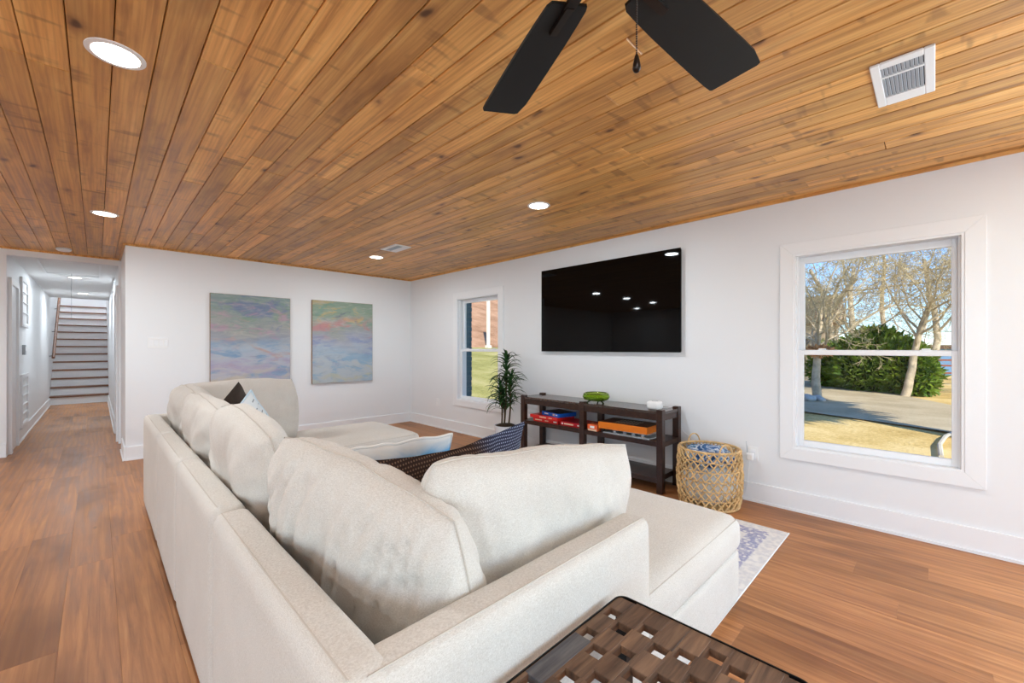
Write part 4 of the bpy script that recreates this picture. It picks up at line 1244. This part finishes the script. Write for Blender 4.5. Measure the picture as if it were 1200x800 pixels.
# ------------------------------------------------------------------ outside
def hgt(x, y):
    z = -.5
    if y > 8.5: z += (min(y, 23) - 8.5) * .124
    if y > 23: z += (min(y, 60) - 23) * .40
    if y < 8.5 and x > 45: z += (x - 45) * .01
    return z
def terrain(name, m, x0, x1, y0, y1, nx, ny, dz=0):
    b = MB()
    for i in range(nx + 1):
        for j in range(ny + 1):
            x = x0 + (x1 - x0) * i / nx; y = y0 + (y1 - y0) * j / ny
            b.v.append((x, y, hgt(x, y) + dz + .03 * noise.noise(Vector((x * .4, y * .4, 0)))))
    for i in range(nx):
        for j in range(ny):
            a = i * (ny + 1) + j
            b.f.append((a, a + ny + 1, a + ny + 2, a + 1))
    return struct(b.build(name, m, smooth=True))
terrain('ground_dry_lawn', 'drygrass', 4.0, 90, -40, 8.5, 60, 40)
terrain('ground_green_lawn', 'greengrass', 4.0, 90, 8.5, 23, 50, 20)
terrain('ground_hillside', 'leaflitter', -5.0, 100, 23, 60, 40, 20)
dv = MB()
near = [(9.6, -16), (11.4, -5), (12.2, -.6), (12.8, .5), (13.7, 2.6), (15.5, 7)]
far_ = [(17, -16), (17.2, -5), (18.1, -.45), (20.7, .75), (25.8, 3.3), (34, 7.4)]
for (a, b) in zip(near, far_): dv.v += [(a[0], a[1], -.455), (b[0], b[1], -.455)]
dv.f = [(2 * i, 2 * i + 1, 2 * i + 3, 2 * i + 2) for i in range(5)]
struct(dv.build('driveway', 'drive'))
kb = tag(MB().tube([(12.6, -.30, -.46), (11.6, -.14, -.44), (10.6, -.06, -.44), (9.4, -.07, -.44)], .034, 6).build('garden_kerb', 'concrete'), 'pale curved concrete kerb at the lower right of the yard', 'kerb')

# exterior brick beside the small window
vb = MB()
for (a, b, z0, z1) in ((YB - .2, -2.35, -.6, 2.9), (-.9, -.25, -.6, 2.9), (.9, 4.03, -.6, 2.9), (5.27, YH, -.6, 2.9)): vb.box(XW + WT, XW + WT + .1, a, b, z0, z1)
vx = struct(vb.build('wall_exterior', 'tealbrick'))
cb = MB().box(XW + WT + .004, XW + WT + .094, 5.062, 5.268, .2, 2.3).build('brick_return', 'mortar', vx)
bkm = MB().box(-.05, .05, -.108, .108, 0, .065).mesh('brick'); bkm.materials.append(M['tealbrick'])
bkm2 = MB().box(-.05, .05, -.052, .052, 0, .065).mesh('brick'); bkm2.materials.append(M['tealbrick'])
for i in range(27):
    if i % 2: share('brick', bkm, vx, (XW + WT + .05, 5.05 + .108, .23 + i * .076))
    else:
        share('brick', bkm2, vx, (XW + WT + .05, 5.056 + .052, .23 + i * .076)); share('brick', bkm2, vx, (XW + WT + .05, 5.056 + .162, .23 + i * .076))

def tree(name, label, base, h, r, seed, lean=(0, 0), spread=1.0, nb=8, kids=(6, 6, 5), m1='bark', m2='bark_tw', fork=.25, up=.25, limb=1.0, group='bare trees in the yard'):
    rg_ = random.Random(seed)
    T, B = MB(), MB()
    def grow(p, d, L, r0, lvl):
        ns = (9, 7, 5, 4, 3)[lvl]; pts = [p.copy()]; rr = [r0]
        d = d.normalized()
        for i in range(ns):
            jit = Vector((rg_.gauss(0, 1), rg_.gauss(0, 1), rg_.gauss(0, .7))) * (.10, .20, .26, .30, .3)[lvl]
            d = (d + jit + Vector((0, 0, up * (.0, .10, .06, .02, 0)[lvl]))).normalized()
            p = p + d * L / ns
            pts.append(p.copy()); rr.append(max(r0 * (1 - (.55, .75, .8, .85, .85)[lvl] * (i + 1) / ns), .0055))
        (T if lvl < 2 else B).tube(pts, rr, (9, 6, 4, 3, 3)[lvl], caps=False)
        if lvl >= 1 + len(kids): return
        n = nb if lvl == 0 else kids[lvl - 1]
        for q in range(n):
            f = (fork + (1 - fork) * (q + rg_.random()) / n) if lvl == 0 else (.2 + .8 * (q + rg_.random()) / n)
            f = min(f, .99); i = int(f * ns); t = f * ns - i
            pp = pts[i].lerp(pts[i + 1], t); rad = rr[i] * (1 - t) + rr[i + 1] * t
            dd = (pts[i + 1] - pts[i]).normalized()
            side = dd.orthogonal().normalized(); side.rotate(Matrix.Rotation(q * 2.4 + rg_.uniform(-.5, .5) + seed, 3, dd))
            ang = rg_.uniform(.7, 1.15) * (spread if lvl == 0 else 1)
            nd = dd * math.cos(ang) + side * math.sin(ang)
            LL = L * (.75 * limb, .60, .55, .5)[lvl] * rg_.uniform(.65, 1.1) * (1 - .35 * f if lvl else 1)
            grow(pp, nd, LL, rad * rg_.uniform(.34, .5), lvl + 1)
    t = thing(name, label, 'tree', base, 0, group)
    grow(Vector((0, 0, -.1)), Vector((lean[0], lean[1], 1)), h, r, 0)
    T.build('trunk', m1, t, smooth=True); B.build('branches', m2, t)
    return t
tree('bare_tree', 'bare tree with straight pale trunk at the left of the window view', (17.6, 2.85, -.5), 3.0, .15, 4, (0, -.03), .85, 12, (9, 8, 6), fork=.52, up=.9, limb=1.75)
tree('bare_tree', 'leaning bare tree in front of the green shrub', (20.6, .78, -.5), 3.6, .14, 9, (.10, -.30), .9, 12, (9, 8, 6), fork=.52, up=.7, limb=1.6)
tree('bare_tree', 'bare tree reaching in from the right edge of the window view', (23.5, -1.9, -.5), 3.8, .16, 17, (-.05, .2), .95, 11, (9, 8, 6), fork=.4, up=.7, limb=1.6)
FAR = (((30, 3.2, 7, 31), 'far bare tree rising just behind the green shrub'), ((33, .2, 7.5, 32), 'far reddish bare tree right of the shrub top'),
       ((27, 5.0, 6, 33), 'far bare tree directly behind the left pale trunk'), ((38, 5.2, 8, 34), 'distant reddish bare tree in front of the neighbour house'),
       ((29, -1.6, 6.5, 35), 'far bare tree at the right edge, before the rail fence'), ((42, 2.0, 9, 36), 'most distant and tallest reddish bare tree in the middle'))
for i, ((x, y, h, sd_), lab) in enumerate(FAR):
    tree('bare_tree', lab, (x, y, hgt(x, y)), h, .2, sd_, (random.uniform(-.1, .1), random.uniform(-.1, .1)), 1.0, 8, (6, 6, 4), m2='bark_red' if i % 2 else 'bark_tw', fork=.2, up=.6)

def foliage(name, label, cat, base, blobs, nleaf, size, seed, group=None, m='juniper'):
    t = thing(name, label, cat, base, 0, group)
    rg_ = random.Random(seed)
    core = MB(); lf = MB()
    for (cx, cy, cz, rx, ry, rz_) in blobs:
        bm = bmesh.new(); bmesh.ops.create_icosphere(bm, subdivisions=3, radius=1)
        o0 = len(core.v)
        for v in bm.verts:
            k = .86 + .16 * noise.noise(v.co * 2.5 + Vector((cx, cy, seed)))
            core.v.append((cx + v.co.x * rx * k, cy + v.co.y * ry * k, cz + v.co.z * rz_ * k))
        for f in bm.faces: core.f.append(tuple(o0 + v.index for v in f.verts))
        bm.free()
    tot = sum(b[3] * b[5] for b in blobs)
    for b in blobs:
        cx, cy, cz, rx, ry, rz_ = b
        for q in range(int(nleaf * rx * rz_ / tot)):
            d = Vector((rg_.gauss(0, 1), rg_.gauss(0, 1), rg_.gauss(0, 1))).normalized()
            k = (.86 + .16 * noise.noise(d * 2.5 + Vector((cx, cy, seed)))) * rg_.uniform(.96, 1.12) + .10 * noise.noise(d * 7 + Vector((cx, seed, 0)))
            p = Vector((cx + d.x * rx * k, cy + d.y * ry * k, cz + d.z * rz_ * k))
            a = (d + Vector((rg_.gauss(0, .5), rg_.gauss(0, .5), rg_.gauss(0, .5) + .35))).normalized()
            s = a.orthogonal().normalized(); s.rotate(Matrix.Rotation(rg_.uniform(0, 6.28), 3, a))
            Lf = size * rg_.uniform(.7, 1.4); w = Lf * .28
            o0 = len(lf.v)
            lf.v += [tuple(p - s * w), tuple(p + s * w), tuple(p + a * Lf + s * w * .2), tuple(p + a * Lf - s * w * .2)]
            lf.f.append((o0, o0 + 1, o0 + 2, o0 + 3))
    core.build('inner_mass', 'juniper_core', t, smooth=True)
    lm = lf.mesh('foliage'); lm.materials.append(M[m]); fo = share('foliage', lm, t); fo['kind'] = 'stuff'
    return t
foliage('evergreen_shrub', 'wide dense green evergreen shrub behind the driveway', 'shrub', (22.7, 1.65, -.5),
        [(0, 0, .95, 1.6, 1.7, 1.3), (1.2, 1.2, .9, 1.4, 1.4, 1.2), (-.9, -.8, .95, 1.0, .9, 1.2), (.6, .2, 1.55, 1.1, 1.1, 1.15), (-1.2, -1.15, .75, .7, .65, .9)], 15000, .17, 5)
foliage('evergreen_tree', 'tall evergreen right of the window view that shades the driveway', 'tree', (9.2, -4.2, -.5),
        [(0, 0, 9.2, 2.6, 2.6, 2.4), (-.5, .4, 7.4, 2.0, 2.0, 1.8)], 4000, .5, 8)  # out of view, placed to cast the shadow on the driveway
tt = [o for o in bpy.data.objects if o.name == 'evergreen_tree'][0]
MB().tube([(0, 0, -.2), (0, 0, 7.0)], [.32, .2], 10).build('trunk', 'bark', tt)
foliage('leaf_cluster', 'clump of dry orange leaves hanging at the left trunk', 'leaves', (17.55, 2.75, 1.15), [(0, 0, 0, .34, .34, .12)], 420, .13, 3, m='dead_leaf')

rngs = random.Random(9)
for i, (x, y, s) in enumerate(((17.0, 2.75, .16), (16.7, 2.6, .13), (16.5, 2.85, .18), (17.2, 3.05, .15), (16.9, 3.0, .12))):
    bm = bmesh.new(); bmesh.ops.create_icosphere(bm, subdivisions=2, radius=s)
    for v in bm.verts: v.co *= 1 + .3 * noise.noise(v.co * 9 + Vector((i, 0, 0))); v.co.z *= .65
    me = bpy.data.meshes.new('garden_stone'); bm.to_mesh(me); bm.free()
    tag(link('garden_stone', me, 'stone', None, (x, y, -.455 + s * .4)), 'pale stone in the pile at the foot of the left bare tree', 'stone', 'stones around the tree')

# far neighbour house behind the trees, fence and blue-sided shed at the right
nh = thing('neighbour_house', 'tan neighbour house half hidden behind the bare trees', 'house', (46, 10.5, -.5))
MB().box(-3, 3, -4.2, 4.5, 0, 4.0).build('wall', 'tanwall', nh)
rf = MB(); rf.v = [(-3.6, -4.8, 3.9), (3.6, -4.8, 3.9), (3.6, 5.1, 3.9), (-3.6, 5.1, 3.9), (0, -4.8, 6.4), (0, 5.1, 6.4)]
rf.f = [(0, 3, 5, 4), (1, 4, 5, 2), (0, 4, 1), (3, 2, 5), (0, 1, 2, 3)]
rf.build('roof', 'roof', nh)
for y in (-2.6, .2, 2.8):
    w_ = MB().box(-3.06, -3.0, y - .6, y + .6, 1.4, 2.8).build('window', 'postw', nh); MB().box(-3.08, -3.06, y - .5, y + .5, 1.5, 2.7).build('pane', 'vent_dark', w_)
fc = thing('rail_fence', 'low reddish rail fence far away at the right of the window view', 'fence', (33, -2.0, hgt(33, 0)))
for i in range(7):
    MB().box(-.06, .06, -2.4 + i * .9 - .05, -2.4 + i * .9 + .05, 0, 1.15).build('post', 'redwood', fc)
for z in (.35, .75, 1.05):
    MB().box(-.03, .03, -2.6, 3.2, z, z + .09).build('rail', 'redwood', fc)
sh = thing('garden_shed', 'low blue-sided shed far beyond the rail fence', 'shed', (40, -1.3, hgt(40, 0)))
MB().box(-1.5, 1.5, -2, 2, 0, 1.7).build('wall', 'bluepaint', sh)
MB().box(-1.8, 1.8, -2.3, 2.3, 1.7, 1.95).build('roof', 'roof', sh)
po = thing('porch_post', 'white post standing on the lawn, seen through the small window', 'post', (20.0, 22.6, hgt(20, 22.6)))
MB().box(-.09, .09, -.09, .09, 0, 4.6).build('shaft', 'postw', po)
MB().box(-.17, .17, -.17, .17, 0, .2).build('plinth', 'postw', po)
